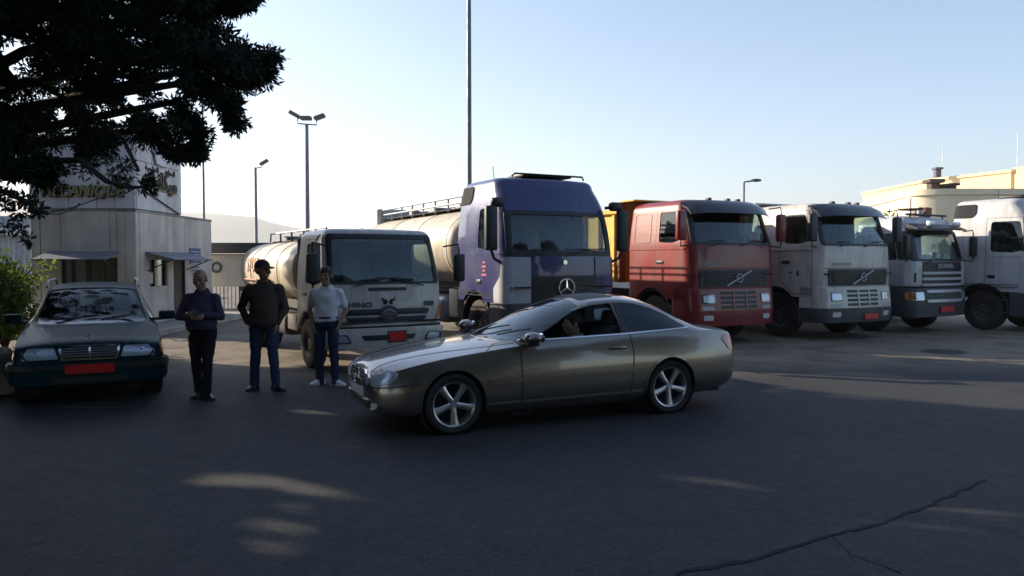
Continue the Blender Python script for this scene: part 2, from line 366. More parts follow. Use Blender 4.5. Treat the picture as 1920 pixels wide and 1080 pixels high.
bpart('door',rbox(bx1-.12,bx1-.06,dy0+.05,dy1-.05,.14,1.93,.01,1),M('door_brown',(.10,.075,.055),.6,var=.2)); bpart('door_frame',J(box(bx1-.14,bx1+.005,dy0,dy0+.05,.13,1.95),box(bx1-.14,bx1+.005,dy1-.05,dy1,.13,1.95)),mFrame)
def awning(x0,x1,front=True):
    d=.75; zt_,zb_=2.06,1.86
    v=[(x0,0,zt_),(x1,0,zt_),(x1,-d,zb_),(x0,-d,zb_)]; vv=v+[(a,b,c-.03) for a,b,c in v]
    vf=(np.array(vv,float),[(0,1,2,3)[::-1],(4,5,6,7),(0,1,5,4),(1,2,6,5),(2,3,7,6),(3,0,4,7)])
    br=J(*[tube([(x,-.02,1.55),(x,-d+.06,zb_-.01)],.018,6) for x in (x0+.08,x1-.08)],tube([(x0,-d,zb_-.02),(x1,-d,zb_-.02)],.02,6))
    for q,m,nm in ((vf,mAwn,'awning'),(br,mFrame,'awning_bracket')):
        if front: bpart(nm,T(q,(0,by0-.012,0)),m)
        else: bpart(nm,T(T(q,rot=rotz(PI/2)),(bx1+.012,0,0)),m)
awning(-11.95,-10.12); awning(20.45,23.1,False)
bpart('wall_sign',rbox(bx1+.005,bx1+.03,23.25,24.05,1.72,2.2,.008,1),M('sign_blue',(.10,.13,.24),.5))
for k in range(5): bpart('wall_sign_line',box(bx1+.031,bx1+.036,23.3+.05*(k%2),23.95,2.08-.09*k,2.11-.09*k),M('sign_print',(.55,.57,.6),.6))
for k in range(3): bpart('wall_sign_line',box(bx1+.012,bx1+.02,23.35,23.95,1.60-.1*k,1.64-.1*k),MATS['sign_blue'])
# cable across the front wall
bpart('cable',tube([tuple(pix(x,y,19.8)) for x,y in ((60,398),(95,399),(140,388),(185,372),(235,363),(256,352))],.016,6),mBlack); bpart('cable',tube([tuple(pix(x,y,19.82)) for x,y in ((60,400),(110,402),(140,392),(150,381))],.016,6),mBlack)
# ---------- gate wall and canopy to the right of the booth
gw=thing('gate_wall','pale concrete wall with dark beam and round emblem beyond the guard booth','wall',(-9.3,26,0))
def gp(n,vf,m,**k): return obj(n,T(vf,(9.3,-26,0)),m,gw,**k)
mWhiteWall=concrete('pale_wall',(.50,.49,.47),.1)
gp('wall_slab',rbox(-10.6,-7.0,26,26.3,.95,2.05,.02,1),mWhiteWall); gp('beam',rbox(-10.5,-6.6,25.8,26.5,2.07,2.42,.02,1),mFrame); gp('pillar',rbox(-7.0,-6.7,25.9,26.3,0,2.06,.02,1),mConc2)
gp('emblem',torus(.17,.05,24,8,'y')and T(torus(.15,.045,24,8,'y'),(-9.93,25.98,1.6)),M('emblem_green',(.04,.07,.10),.5))
gp('wall_slab',box(-11,-7,26.0,26.3,.0,.22),mConc2)
for k in range(26): gp('fence_bar',box(-10.4+k*.13,-10.37+k*.13,26.1,26.13,.22,.94),mSteel if k%5 else mFrame,smooth=0)
gp('gate_post',rbox(-9.2,-8.95,26.0,26.25,.0,.95,.01,1),mFrame)
yw=thing('yard_wall','long low concrete panel wall behind the parked trucks','wall',(-5.5,34,0))
pan=mesh(rbox(.01,2.99,0,.15,0,2.1,.015,1),'wall_panel'); pan.materials.append(mWhiteWall); pst=mesh(rbox(-.1,.1,-.05,.2,0,2.2,.015,1),'wall_post'); pst.materials.append(mConc2)
for k in range(10):
    q=link('wall_panel',pan,None,yw); q.location=(k*3,0,0); q=link('wall_post',pst,None,yw); q.location=(k*3,-.02,0)
# grey metal shed far left and yard wall behind
sh=thing('metal_shed','grey corrugated metal shed with pale roof edge behind the fence','building',(-27,36,0))
cor=[(-32+i*.12,36+.04*(i%2)) for i in range(84)]
obj('corrugated_wall',T(loft([[(x,y,z) for x,y in cor] for z in (0,3.0)],cap=False,closed=False),(27,-36,0)),M('shed_metal',(.26,.28,.31),.5,.4,var=.15),sh,smooth=0)
obj('roof',T(rbox(-32.2,-21.8,35.6,42,3.0,3.35,.03,1),(27,-36,0)),M('roof_metal',(.45,.46,.47),.4,.5,var=.15),sh); obj('roof',T(rbox(-32.2,-23,37.6,42,3.5,4.0,.03,1),(27,-36,0)),M('roof_metal2',(.2,.22,.25),.4,.5,var=.15),sh)
# bar fence at far left
lf=thing('bar_fence','dark steel bar fence with thick posts left of the guard booth','fence',(-14,19.3,0))
for k in range(44): obj('fence_bar',box(-4+k*.13,-3.975+k*.13,0,.025,.2,1.35),mFrame,lf,smooth=0)
for x in (-4,-2.2,-.35,1.45): obj('fence_post',rbox(x,x+.16,-.05,.11,.1,1.55,.01,1),mFrame,lf)
obj('fence_rail',J(box(-4,1.6,.0,.04,.24,.29),box(-4,1.6,0,.04,1.28,1.33)),mFrame,lf,smooth=0); obj('panel_gate',rbox(.95,1.5,.15,.2,.15,1.75,.01,1),M('gate_green',(.035,.055,.055),.5),lf)
# ---------- beige building behind the trucks on the right
bb=thing('beige_building','sunlit beige flat-roofed building with rounded wall rising behind the trucks','building',(26,46,0))
mBe=concrete('beige_render',(.62,.50,.33),.08,False); mBe2=concrete('beige_render_pale',(.68,.60,.44),.08,False)
def bbp(n,vf,m,**k): return obj(n,T(vf,(-26,-46,0)),m,bb,**k)
pl=[]
for a in np.linspace(PI/2,PI*1.5,2): pass
x0=23.2
prof=rpoly([(26.0,57),(24.2,46.9),(25.4,46),(45,46),(45,70),(26,70)],1.0,5)
bbp('wall',prism(prof,'z',0,5.75),mBe2); cx_=np.mean(np.array(prof),axis=0)
bbp('parapet',prism([tuple(np.array(p)+(np.array(p)-cx_)/np.linalg.norm(np.array(p)-cx_)*.14) for p in prof],'z',5.752,6.1),mBe2)
up=[(31.2,58),(33.4,52),(45,50.5),(45,69),(31.2,69)]
bbp('upper_wall',prism(up,'z',6.102,7.75),mBe); cu_=np.mean(np.array(up),axis=0); bbp('upper_parapet',prism([tuple(np.array(p)+(np.array(p)-cu_)/np.linalg.norm(np.array(p)-cu_)*.15) for p in up],'z',7.752,7.95),mBe)
up2=[(33.6,51.5),(34.6,48.6),(45,47.5),(45,50.4),(33.6,52.2)]
bbp('upper_wall',prism(up2,'z',6.102,8.05),mBe)
for x in (30.2,33.2): bbp('window',rbox(x,x+1.2,45.93,45.98,3.0,4.4,.02,1),mFrame)
for (px,w,h) in ((1750,.95,.75),(1768,.5,.45),(1783,.65,.5)):
    p=pix(px,355,48); bbp('roof_vent',J(rbox(p.x-w*.3,p.x+w*.3,47.7,48.3,6.1,6.1+h*.7,.04,1),rbox(p.x-w*.5,p.x+w*.5,47.5,48.5,6.1+h*.7,6.1+h,.05,1)),M('vent_brown',(.06,.04,.035),.7))
p=pix(1793,328,54); bbp('chimney',J(rbox(p.x-.2,p.x+.2,56.2,56.6,7.9,8.45,.03,1),rbox(p.x-.28,p.x+.28,56.1,56.7,8.452,8.6,.02,1)),M('chimney_dark',(.08,.09,.12),.7))
for px in (1767,1907):
    p=pix(px,320,57); bbp('aerial',tube([(p.x,57,7.9),(p.x,57,10.2 if px<1800 else 11.3)],.02,5),mSteel)
# shrub behind the white truck, in front of that building : added with the trees
# ---------- poles
def mast(name,label,px,y_top,d,r,head):
    top=pix(px,y_top,d); t=thing(name,label,'lamp post' if head else 'pole',(top.x,d,0))
    obj('pole',lathe([(r*1.25,0),(r*1.2,.3),(r,.35),(r*.72,top.z),(.001,top.z)],14,'z'),mPole,t)
    return t,top.z
t,z=mast('floodlight_mast','tall grey mast carrying three floodlights beyond the small tanker truck',575,233,54,.17,1)
obj('cross_arm',J(tube([(-.62,0,z+.42),(-.62,0,z+.05),(.68,0,z-.05),(.68,0,z+.38)],.05,6)),mPole,t)
for x,dz,a in ((-.85,.68,.5),(-.05,.42,0),(.9,.5,-.35)): obj('floodlight',T(rbox(-.38,.38,-.3,.3,-.13,.13,.05,1),(x,0,z+dz),roty(a)),M('lamp_dark',(.06,.065,.07),.5),t)
t,z=mast('street_lamp','slender lamp mast with one tilted head beside the floodlight mast',479,314,68,.15,1)
obj('lamp_arm',tube([(0,0,z-.05),(.5,0,z),(.55,0,z+.15)],.05,6),mPole,t); obj('lamp_head',T(rbox(-.4,.4,-.25,.25,-.12,.12,.05,1),(.75,0,z+.45),roty(-.55)),MATS['lamp_dark'],t)
t,z=mast('steel_pole','very tall thick steel pole rising behind the blue truck cab',879,-120,25,.088,0)
t,z=mast('flag_mast','thin pale steel mast standing behind the guard booth',379,150,34,.055,0)
t,z=mast('street_lamp','short street lamp with a bent arm behind the red truck',1395,341,40,.07,1)
obj('lamp_arm',tube([(0,0,z-.05),(.05,0,z),(.55,0,z+.06)],.045,6),mPole,t); obj('lamp_head',loft([[(x,w*math.cos(a),z+.08+h*math.sin(a)) for a in np.linspace(0,2*PI,10,endpoint=False)] for x,w,h in ((.35,.02,.02),(.42,.12,.06),(.65,.16,.09),(.85,.1,.06),(.9,.02,.02))]),MATS['lamp_dark'],t)
# ---------- hills and air
hx=np.linspace(-4200,3000,120); rings=[]
prof=pchip([-4200,-1800,-1500,-1250,-1080,-930,-780,-690,-560,-400,0,800,3000],[260,235,205,180,170,166,132,112,92,75,60,80,120],hx)
nz=np.cumsum(rng.normal(0,1,len(hx))); nz-=np.linspace(nz[0],nz[-1],len(hx))
for k,(dy,f) in enumerate(((0,-.05),(150,.35),(300,.7),(420,.93),(500,1),(650,.85),(900,.4),(1100,-.05))):
    rings.append([(x,2100+dy*(1.0)+40*math.sin(x*.004+k),max(-3,f*(prof[i]+nz[i]*.8)+ (rng.normal(0,3) if 0<k<6 else 0))) for i,x in enumerate(hx)])
h=obj('hills',loft(rings,cap=False,closed=False),M('hill_scrub',(.13,.13,.09),.9,var=.3,vs=.01),smooth=60); tag(h,kind='structure')
hz=bpy.data.materials.new('haze_air'); hz.use_nodes=True; N=hz.node_tree.nodes
for x in list(N):
    if x.type!='OUTPUT_MATERIAL': N.remove(x)
pv_=N.new('ShaderNodeVolumePrincipled'); pv_.inputs['Color'].default_value=(.93,.95,1,1); pv_.inputs['Density'].default_value=.0003; pv_.inputs['Anisotropy'].default_value=.3
hz.node_tree.links.new(pv_.outputs[0],N[0].inputs['Volume'])
hb=obj('haze',box(-4990,4990,-390,5990,-1.2,300),hz,smooth=0); tag(hb,'pale warm haze hanging over the far hills','haze',kind='stuff')
# ---------- sunlit building across the road, behind the photographer
rb=thing('roadside_building','long beige roadside building with dark windows facing the parked trucks','building',(8,-13,0))
obj('wall',box(-14,20,-8,0,0,5.2),mBe2,rb,smooth=0); obj('cornice',rbox(-14.2,20.2,-8.2,.3,5.21,5.5,.04,1),mBe,rb)
for k in range(8): obj('window',rbox(-12+k*4,-10.2+k*4,.005,.06,1.2,2.8,.02,1),mFrame,rb)
# ---------- road details
gr=thing('drain_grate','dark iron drain grate set in the asphalt before the dark green car','drain',tuple(gnd(198,760)))
obj('frame',J(box(-.42,.42,-.16,-.13,.003,.016),box(-.42,.42,.13,.16,.003,.016),box(-.42,-.39,-.13,.13,.003,.016),box(.39,.42,-.13,.13,.003,.016)),mFrame,gr,smooth=0)
obj('pit',box(-.39,.39,-.13,.13,.002,.005),mDark,gr,smooth=0)
for k in range(15): obj('bar',box(-.37+k*.051,-.35+k*.051,-.13,.13,.006,.014),mFrame,gr,smooth=0)
p=gnd(1770,660); mh=thing('manhole_cover','round dark iron manhole cover in the asphalt before the white trucks','manhole',(p.x,p.y,0))
obj('frame',lathe([(.36,.004),(.36,.012),(.42,.010),(.43,.003)],32,'z'),mFrame,mh); obj('cover',cyl(.355,.003,.011,32,'z'),M('iron',(.03,.03,.032),.6,.5,bump=.6,bs=50),mh)
def crack(pts,w):
    pts=[np.array(gnd(*p))[:2] for p in pts]; P=[]
    for a,b in zip(pts[:-1],pts[1:]):
        for t in np.linspace(0,1,7)[:-1]: P.append(a+(b-a)*t+rng.normal(0,.012,2))
    P.append(pts[-1]); L=[];Rr=[]
    for i,p in enumerate(P):
        d=P[min(i+1,len(P)-1)]-P[max(i-1,0)]; d/=np.linalg.norm(d); n=np.array([-d[1],d[0]]); ww=w*(.35+rng.random())
        L.append((*(p+n*ww),.004)); Rr.append((*(p-n*ww),.004))
    return loft([L,Rr],cap=False,closed=False)
ck=obj('road_crack',J(crack([(1270,1078),(1400,1050),(1560,1005),(1640,985),(1720,955),(1790,925),(1850,900)],.02),crack([(1560,1005),(1600,1040),(1690,1075)],.006)),M('crack_tar',(.004,.004,.005),.9),smooth=0); tag(ck,kind='structure')
# ================= trees
def leafmat(name,col,tr=.35):
    if name in MATS: return MATS[name]
    m=bpy.data.materials.new(name); m.use_nodes=True; n=m.node_tree; N=n.nodes; L=n.links; p=N['Principled BSDF']; o=N['Material Output']
    g=N.new('ShaderNodeNewGeometry'); mr=N.new('ShaderNodeMapRange'); L.new(g.outputs['Random Per Island'],mr.inputs[0]); mr.inputs[3].default_value=.6; mr.inputs[4].default_value=1.5
    mx=N.new('ShaderNodeMix'); mx.data_type='RGBA'; mx.blend_type='MULTIPLY'; mx.inputs[0].default_value=1; mx.inputs[6].default_value=(*col,1); L.new(mr.outputs[0],mx.inputs[7])
    L.new(mx.outputs[2],p.inputs['Base Color']); p.inputs['Roughness'].default_value=.65; p.inputs['Specular IOR Level'].default_value=.25
    t=N.new('ShaderNodeBsdfTranslucent'); L.new(mx.outputs[2],t.inputs[0]); ms=N.new('ShaderNodeMixShader'); ms.inputs[0].default_value=tr
    L.new(p.outputs[0],ms.inputs[1]); L.new(t.outputs[0],ms.inputs[2]); L.new(ms.outputs[0],o.inputs[0]); MATS[name]=m; return m
mBark=M('bark',(.05,.038,.03),.9,var=.4,vs=6,bump=.8,bs=25)
def leaves(centers,radii,counts,size,rg,droop=.2,asp=.3):
    # feathery sprays: each leaf a narrow pointed quad radiating from a clump
    A=[];D=[];Sz=[]
    for c,r,n in zip(centers,radii,counts):
        d=rg.normal(0,1,(n,3)); d/=np.linalg.norm(d,axis=1)[:,None]; rad=r*rg.random(n)**.45
        d2=d*np.array([1,1,.75]); A.append(np.asarray(c)+d2*rad[:,None]); dd=d+rg.normal(0,.55,(n,3)); dd[:,2]-=droop; D.append(dd); Sz.append(size*(.55+.9*rg.random(n)))
    A=np.vstack(A);D=np.vstack(D);D/=np.linalg.norm(D,axis=1)[:,None];Sz=np.concatenate(Sz)[:,None]
    B=np.cross(D,rg.normal(0,1,D.shape)); B/=np.linalg.norm(B,axis=1)[:,None]
    n=len(A); V=np.empty((n*4,3)); V[0::4]=A; V[1::4]=A+D*Sz*.45+B*Sz*asp*.5; V[2::4]=A+D*Sz; V[3::4]=A+D*Sz*.45-B*Sz*asp*.5
    return V
GAPS=[(x,y,r) for x,y,r in ((385,908,.07),(440,900,.10),(500,904,.11),(560,915,.09),(620,928,.08),(540,948,.07),(515,985,.08),(520,1030,.07),(585,770,.10),(640,835,.06),(1290,898,.06),(1350,906,.07),(1420,915,.05),(1440,950,.06),(1560,975,.08),(1650,985,.09),(1760,998,.08),(1860,968,.09),(1905,985,.1),(760,900,.06))]
def gaps(V,off):
    # leaves cut out along sun rays so light spots land at chosen points
    C=V.reshape(-1,4,3).mean(axis=1)+np.array(off); keep=np.ones(len(C),bool); s=np.array(TOSUN)
    for x,y,r in GAPS:
        d=C-np.array(gnd(x,y)); d-=np.outer(d@s,s); keep&=(np.linalg.norm(d,axis=1)>r*2.3)
    return V.reshape(-1,4,3)[keep].reshape(-1,3)
def leafobj(name,V,mat,parent):
    V=gaps(V,parent.location)
    n=len(V)//4; me=bpy.data.meshes.new(name); me.vertices.add(n*4); me.vertices.foreach_set('co',V.astype(np.float32).ravel())
    me.loops.add(n*4); me.loops.foreach_set('vertex_index',np.arange(n*4,dtype=np.int32)); me.polygons.add(n); me.polygons.foreach_set('loop_start',np.arange(0,n*4,4,dtype=np.int32)); me.polygons.foreach_set('loop_total',np.full(n,4,dtype=np.int32)); me.update(calc_edges=True)
    return link(name,me,mat,parent)
def inpoly(x,y,P):
    c=False; j=len(P)-1
    for i in range(len(P)):
        if (P[i][1]>y)!=(P[j][1]>y) and x<(P[j][0]-P[i][0])*(y-P[i][1])/(P[j][1]-P[i][1])+P[i][0]: c=not c
        j=i
    return c
mCon=leafmat('conifer_leaf',(.024,.036,.022),.15)
# --- the dark conifer whose branches hang into view
tb=Vector((-7.9,9.2,0)); rg=np.random.default_rng(11)
ct=thing('conifer_tree','dark conifer whose dense ragged boughs hang over the guard booth','tree',tuple(tb))
trunk=[(0,0,0),(.1,0,1.5),(.05,.1,3.5),(.25,.1,6),(.2,0,9.8)]
obj('trunk',tube(trunk,[.34,.27,.23,.16,.04],12),mBark,ct)
SIL=[(-60,-300),(520,-300),(480,-40),(478,0),(428,30),(420,85),(470,92),(512,100),(500,150),(452,165),(440,190),(400,190),(388,212),(352,225),(372,280),(345,285),(300,250),(285,290),(268,345),(235,360),(190,322),(150,318),(118,362),(88,345),(64,330),(60,300),(25,262),(-60,262)]
HOLES=[(20,110,28),(55,100,14),(240,150,16),(175,128,7),(310,150,20),(318,190,16),(400,95,16),(200,215,8),(135,255,9),(290,205,12),(365,195,14),(410,150,10),(425,20,14),(110,215,8),(260,190,10)]
cen=[];rad=[];cnt=[]; tips=[]
while len(cen)<760:
    x=rg.uniform(-60,520); y=rg.uniform(-280,362)
    if not inpoly(x,y,SIL): continue
    if y>270 and rg.random()<.45: continue
    if any((x-a)**2+(y-b)**2<(r*1.15+9)**2 for a,b,r in HOLES): continue
    d=rg.uniform(8.0,12.8) if y<130 else rg.uniform(8.5,14.5); w_=pix(x,y,d)
    if w_.y+.435*w_.x>(10.1 if y<130 else 11.0): d=8.0+rg.random()*1.5
    p=np.array(pix(x,y,d))-np.array(tb); cen.append(p); lo=y>275; rad.append(rg.uniform(.08,.14) if lo else rg.uniform(.10,.24)); cnt.append(150 if lo else 300)
def along(pts,n,j,r,c):
    pts=[np.array(pix(*p))-np.array(tb) for p in pts]
    for i in range(n):
        t=i/(n-1)*(len(pts)-1); k=min(int(t),len(pts)-2); q=pts[k]+(pts[k+1]-pts[k])*(t-k)+rg.normal(0,j,3); cen.append(q); rad.append(r*rg.uniform(.5,1.2)); cnt.append(c)
BR=[[(360,90,8.8),(430,110,8.7),(480,115,8.6),(508,108,8.5)],[(400,120,8.8),(450,150,8.7),(495,140,8.6)],[(380,150,8.7),(420,180,8.6),(438,215,8.6),(442,238,8.6)],[(330,190,8.8),(360,220,8.7),(372,255,8.7),(366,285,8.7)],
    [(380,0,8.6),(430,15,8.5),(465,5,8.5)],[(290,240,8.9),(322,275,8.8),(345,290,8.8),(372,283,8.8)],[(150,300,8.4),(200,340,8.3),(240,352,8.2),(272,350,8.2)],[(90,300,8.2),(80,340,8.2)],[(0,250,8.3),(22,268,8.3),(40,272,8.3)],[(20,310,8.0),(45,322,8.0)]]
for b in BR: along(b,22,.035,.095,100)
along([(-80,330,7.6),(-10,352,7.5),(30,370,7.5),(62,380,7.5),(70,395,7.5)],14,.03,.045,26); along([(-40,380,7.5),(20,392,7.5),(60,400,7.5)],7,.03,.04,22); along([(30,398,7.5),(45,430,7.5),(55,455,7.5)],5,.03,.035,20); along([(-20,410,7.5),(10,425,7.5),(40,438,7.5)],4,.03,.035,20)
# the crown outside the picture
k=0
while k<620:
    q=rg.normal(0,1,3); q/=np.linalg.norm(q); q*=rg.random()**.4; h=2.2+ (q[2]+1)/2*8.6; wr=4.0*math.sqrt(max(0,1-((h-4.6)/6.4)**2)); p=np.array([.2+q[0]*wr,q[1]*wr*1.0,h])
    w=p+np.array(tb)
    if w[1]>.5:
        X=960+FPX*w[0]/w[1]; Yp=490-FPX*(w[2]-CAMH)/w[1]
        if X>-70 and Yp>-300: continue
        if w[1]+.435*w[0]>10.4: continue
    cen.append(p); rad.append(rg.uniform(.35,.7)); cnt.append(95); k+=1
nv=sum(cnt[:430]); V=leaves(cen[:-620],rad[:-620],cnt[:-620],.075,rg,asp=.30); V2=leaves(cen[-620:],rad[-620:],cnt[-620:],.30,rg,asp=.45)
leafobj('crown',np.vstack([V,V2]),mCon,ct)
lims=[]
for b in BR+[[(200,0,9),(300,60,8.9),(380,80,8.8)],[(60,150,8.8),(150,200,8.7),(230,260,8.6),(260,320,8.3)],[(0,60,9.2),(120,90,9.2),(240,120,9)],[(-80,330,7.6),(-10,352,7.5),(30,370,7.5),(62,380,7.5)]]:
    e=[Vector(pix(*p))-tb for p in b]; s=Vector((.1,.1,max(2.4,min(8,e[0].z-1.2+rg.uniform(-.3,.3))))); m=(s+e[0])/2+Vector((0,0,.25)); lims.append(tube([s,m]+e,[.09,.06]+[.035-.025*i/len(e) for i in range(len(e))],6))
obj('limb',J(*lims),mBark,ct)
# --- neighbouring trees along the left verge, outside the picture, that shade the road
def verge_tree(name,label,x,y,h,rx,z0,n,leaf,mat,seed,grp=None):
    rg=np.random.default_rng(seed); t=thing(name,label,'tree',(x,y,0),0,grp)
    obj('trunk',tube([(0,0,0),(.1,0,h*.3),(0,.1,h*.85)],[.3,.2,.05],10),mBark,t)
    c=[];r=[]
    for i in range(n):
        q=rg.normal(0,1,3); q/=np.linalg.norm(q); q*=rg.random()**.42; zz=z0+(q[2]+1)/2*(h-z0); c.append((q[0]*rx,q[1]*rx,zz)); r.append(rg.uniform(.4,.75))
    ls=[]
    for i in range(9):
        e=Vector(c[i*7]); s=Vector((0,0,max(.6,e.z*.7))); ls.append(tube([s,(s+e)/2+Vector((0,0,.2)),e],[.08,.05,.015],6))
    obj('limb',J(*ls),mBark,t)
    leafobj('crown',leaves(c,r,[85]*n,leaf,rg,asp=.5),mat,t); return t
verge_tree('verge_tree','broad dark green conifer with boughs to the ground on the left verge',-14.2,10.0,9.5,3.9,.2,420,.34,mCon,3,'trees along the left verge')
verge_tree('verge_tree','tall dark green conifer beside the verge ditch',-11.8,5.6,9.5,3.0,.6,330,.34,mCon,4,'trees along the left verge')
verge_tree('verge_tree','dark green conifer of the verge row with wide crown',-16.5,6.4,11,3.6,.4,380,.34,mCon,5,'trees along the left verge')
verge_tree('verge_tree','lower dark green conifer closing the verge row',-18.5,12.6,8.2,3.6,.3,330,.34,mCon,6,'trees along the left verge')
verge_tree('cypress_tree','tall narrow cypress standing beyond the bar fence',-17.4,16.5,10,1.75,.2,300,.32,mCon,8)
verge_tree('verge_tree','round-headed conifer standing clear of the verge row',-17.7,17.45,10.8,2.15,5.4,230,.32,mCon,9,'trees along the left verge')
for i,(x,y,h) in enumerate(((-10,-6.5,12.5),(-4,-7,13.5),(2.5,-6.6,12.8),(9,-7,13.5),(15.5,-6.4,12.5),(21,-1,12))):  # unseen tree row added behind the camera to cut the sky fill
    verge_tree('sky_block_tree','unseen dark green tree added behind the camera to block sky light',x,y,h,3.5,2.2,300,.38,mCon,30+i,'unseen trees added to block sky light')
# --- yellow-green feathery shrub by the bar fence
def shrub(name,label,loc,h,w,col,seed,n=70,leaf=.13):
    rg=np.random.default_rng(seed); t=thing(name,label,'shrub',loc)
    st=[];c=[];r=[]
    for i in range(n):
        a=rg.uniform(0,2*PI); u=rg.random()**.6; e=np.array([w*u*math.cos(a),w*u*math.sin(a),h*(.35+.65*rg.random())*(1-.25*u)]); st.append(tube([(0,0,0),(e[0]*.3,e[1]*.3,e[2]*.7),tuple(e)],[.02,.012,.004],5))
        for s in np.linspace(.45,1,5): c.append(e*np.array([s,s,s**.7])); r.append(.12)
    obj('stem',J(*st),mBark,t); leafobj('foliage',leaves(c,r,[16]*len(c),leaf,rg,droop=.35,asp=.28),leafmat('leaf_'+name,col,.5),t); return t
shrub('feathery_shrub','yellow-green feathery shrub leaning over the bar fence',(-10.25,15.6,0),2.15,1.0,(.12,.17,.03),21,80)
shrub('feathery_shrub','olive shrub behind the bar fence near the booth corner',(-12.9,19.0,.13),2.2,.6,(.14,.15,.04),22,45)
shrub('roof_shrub','small green shrub before the beige building behind the white truck',tuple(pix(1660,470,44)*1.0-Vector((0,0,pix(1660,470,44).z))),5.0,1.6,(.09,.12,.04),23,40,.3)
shrub('ground_shrub','low dry plant on the verge beside the boulder',(-8.2,12.0,0),.45,.5,(.16,.13,.05),24,30)
# boulder at the left edge
bm=bmesh.new(); bmesh.ops.create_icosphere(bm,subdivisions=4,radius=1)
rr=np.random.default_rng(2); ph=rr.uniform(0,6,(6,3)); 
for v in bm.verts:
    k=1+sum(.09*math.sin(v.co.x*(2+i)+ph[i][0])*math.sin(v.co.y*(2.3+i)+ph[i][1])*math.cos(v.co.z*(1.7+i)+ph[i][2]) for i in range(6)); v.co*=k
    v.co.x*=.42; v.co.y*=.4; v.co.z=max(-.02,v.co.z*.36+.2)
vf=bm_vf(bm); bm.free()
for (px,py,s) in ((12,735,1.0),(20,700,.7)):
    p=gnd(px,py); b=obj('boulder',T(vf,sc=(s,s,s)),concrete('rock',(.26,.23,.19),.4,False),smooth=60,loc=(p.x-.15,p.y,0)); tag(b,'rough tan boulder beside the dark green car' if s==1 else 'smaller tan boulder behind the larger one by the dark green car','boulder')
# ================= cars   (local: +x forward, +y left, z up, origin on the ground at mid wheelbase)
gCar=glass('car_glass',(.60,.66,.65)); gDark=glass('car_glass_dark',(.42,.46,.46),1.5)
mRub=M('rubber',(.014,.014,.015),.75,var=.3,vs=20); mChrome=M('chrome',(.75,.75,.77),.12,1.); mAlloy=M('alloy',(.62,.62,.64),.28,.9); mPlastic=M('black_plastic',(.018,.018,.02),.5)
mInt=M('interior_dark',(.02,.02,.022),.8); mSeat=M('seat_dark',(.03,.03,.035),.85); mRedL=M('lamp_red',(.55,.008,.006),.15,coat=1.); mAmb=M('lamp_amber',(.55,.16,.02),.2,coat=1.); mLens=glass('lens_clear',(.9,.92,.95),1.5); mRefl=M('reflector',(.72,.74,.78),.25,.35)
mGreyL=M('lamp_bowl',(.42,.43,.46),.3,.3); mPlateR=M('plate_red',(.52,.012,.012),.45); mPlateW=M('plate_white',(.55,.55,.55),.5)
def car_base(tab,n=84):
    # tab rows: x, z0, w, zb, wb, zr, wt, zt
    tab=np.array(sorted(tab)); xs=tab[:,0]
    e=np.linspace(0,1,n); xx=xs[0]+(xs[-1]-xs[0])*(.5-.5*np.cos(PI*e))*.55+(xs[-1]-xs[0])*e*.45
    cols=[pchip(xs,tab[:,i],xx) for i in range(1,8)]; rings=[]
    for i,x in enumerate(xx):
        z0,w,zb,wb,zr,wt,zt=[c[i] for c in cols]; h=[]
        h+= [(0.0,z0),(w*.45,z0),(w*.86,z0)]
        for t in np.linspace(.12,1,9):
            z=z0+(zb-z0)*t
            yl=w*(1-.14*(1-min(1,t/.22))**2) if t<.22 else w
            k=max(0,(t-.45)/.55); y=yl+(wb-w)*k**1.9
            h.append((y,z))
        for t in np.linspace(.14,1,7): h.append((wb+(wt-wb)*t**1.12,zb+(zr-zb)*t))
        for t in np.linspace(.12,.86,7):
            y=wt*(1-t); h.append((y,zt-(zt-zr)*(y/wt)**2.3))
        h.append((0,zt))
        left=[(x,y,z) for y,z in h]; right=[(x,-y,z) for y,z in h[1:-1]][::-1]
        rings.append(left+right)
    return fixn(loft(rings))
def mk_wheel(R0,rr,w,n_sp,style):
    hw=w/2
    tyre=lathe([(rr-.012,-hw*.82),(rr+.01,-hw*.95),(R0-.03,-hw),(R0-.006,-hw*.8),(R0,-hw*.45),(R0,hw*.45),(R0-.006,hw*.8),(R0-.03,hw),(rr+.01,hw*.95),(rr-.012,hw*.82)],48)
    rim=lathe([(rr-.03,-hw*.8),(rr-.035,hw*.1),(rr-.022,hw*.55),(rr-.012,hw*.86),(rr,hw*.9),(rr+.006,hw*.8),(rr+.002,hw*.6)],48)
    back=lathe([(.001,-.02),(rr-.03,-.02),(rr-.03,-.035)],32)
    sp=[]
    for k in range(n_sp):
        if style=='five':
            r=[]
            for rad_,wd,y0,y1 in ((.035,.030,.045,.075),(.09,.030,.04,.078),(rr*.72,.036,.045,.082),(rr-.012,.052,.05,.084)):
                r.append([(rad_,y0,-wd),(rad_,y0,wd),(rad_,y1-.008,wd*.92),(rad_,y1,wd*.5),(rad_,y1,-wd*.5),(rad_,y1-.008,-wd*.92)])
            sp.append(T(fixn(loft(r)),rot=roty(2*PI*k/n_sp+.35)))
        else:
            r=[]
            for rad_,wd,y0,y1 in ((.03,.02,.03,.07),(rr*.5,.03,.03,.07),(rr-.012,.045,.04,.075)): r.append([(rad_,y0,-wd),(rad_,y0,wd),(rad_,y1,wd*.7),(rad_,y1,-wd*.7)])
            sp.append(T(fixn(loft(r)),rot=roty(2*PI*k/n_sp)))
    return tyre,rim,back,sp
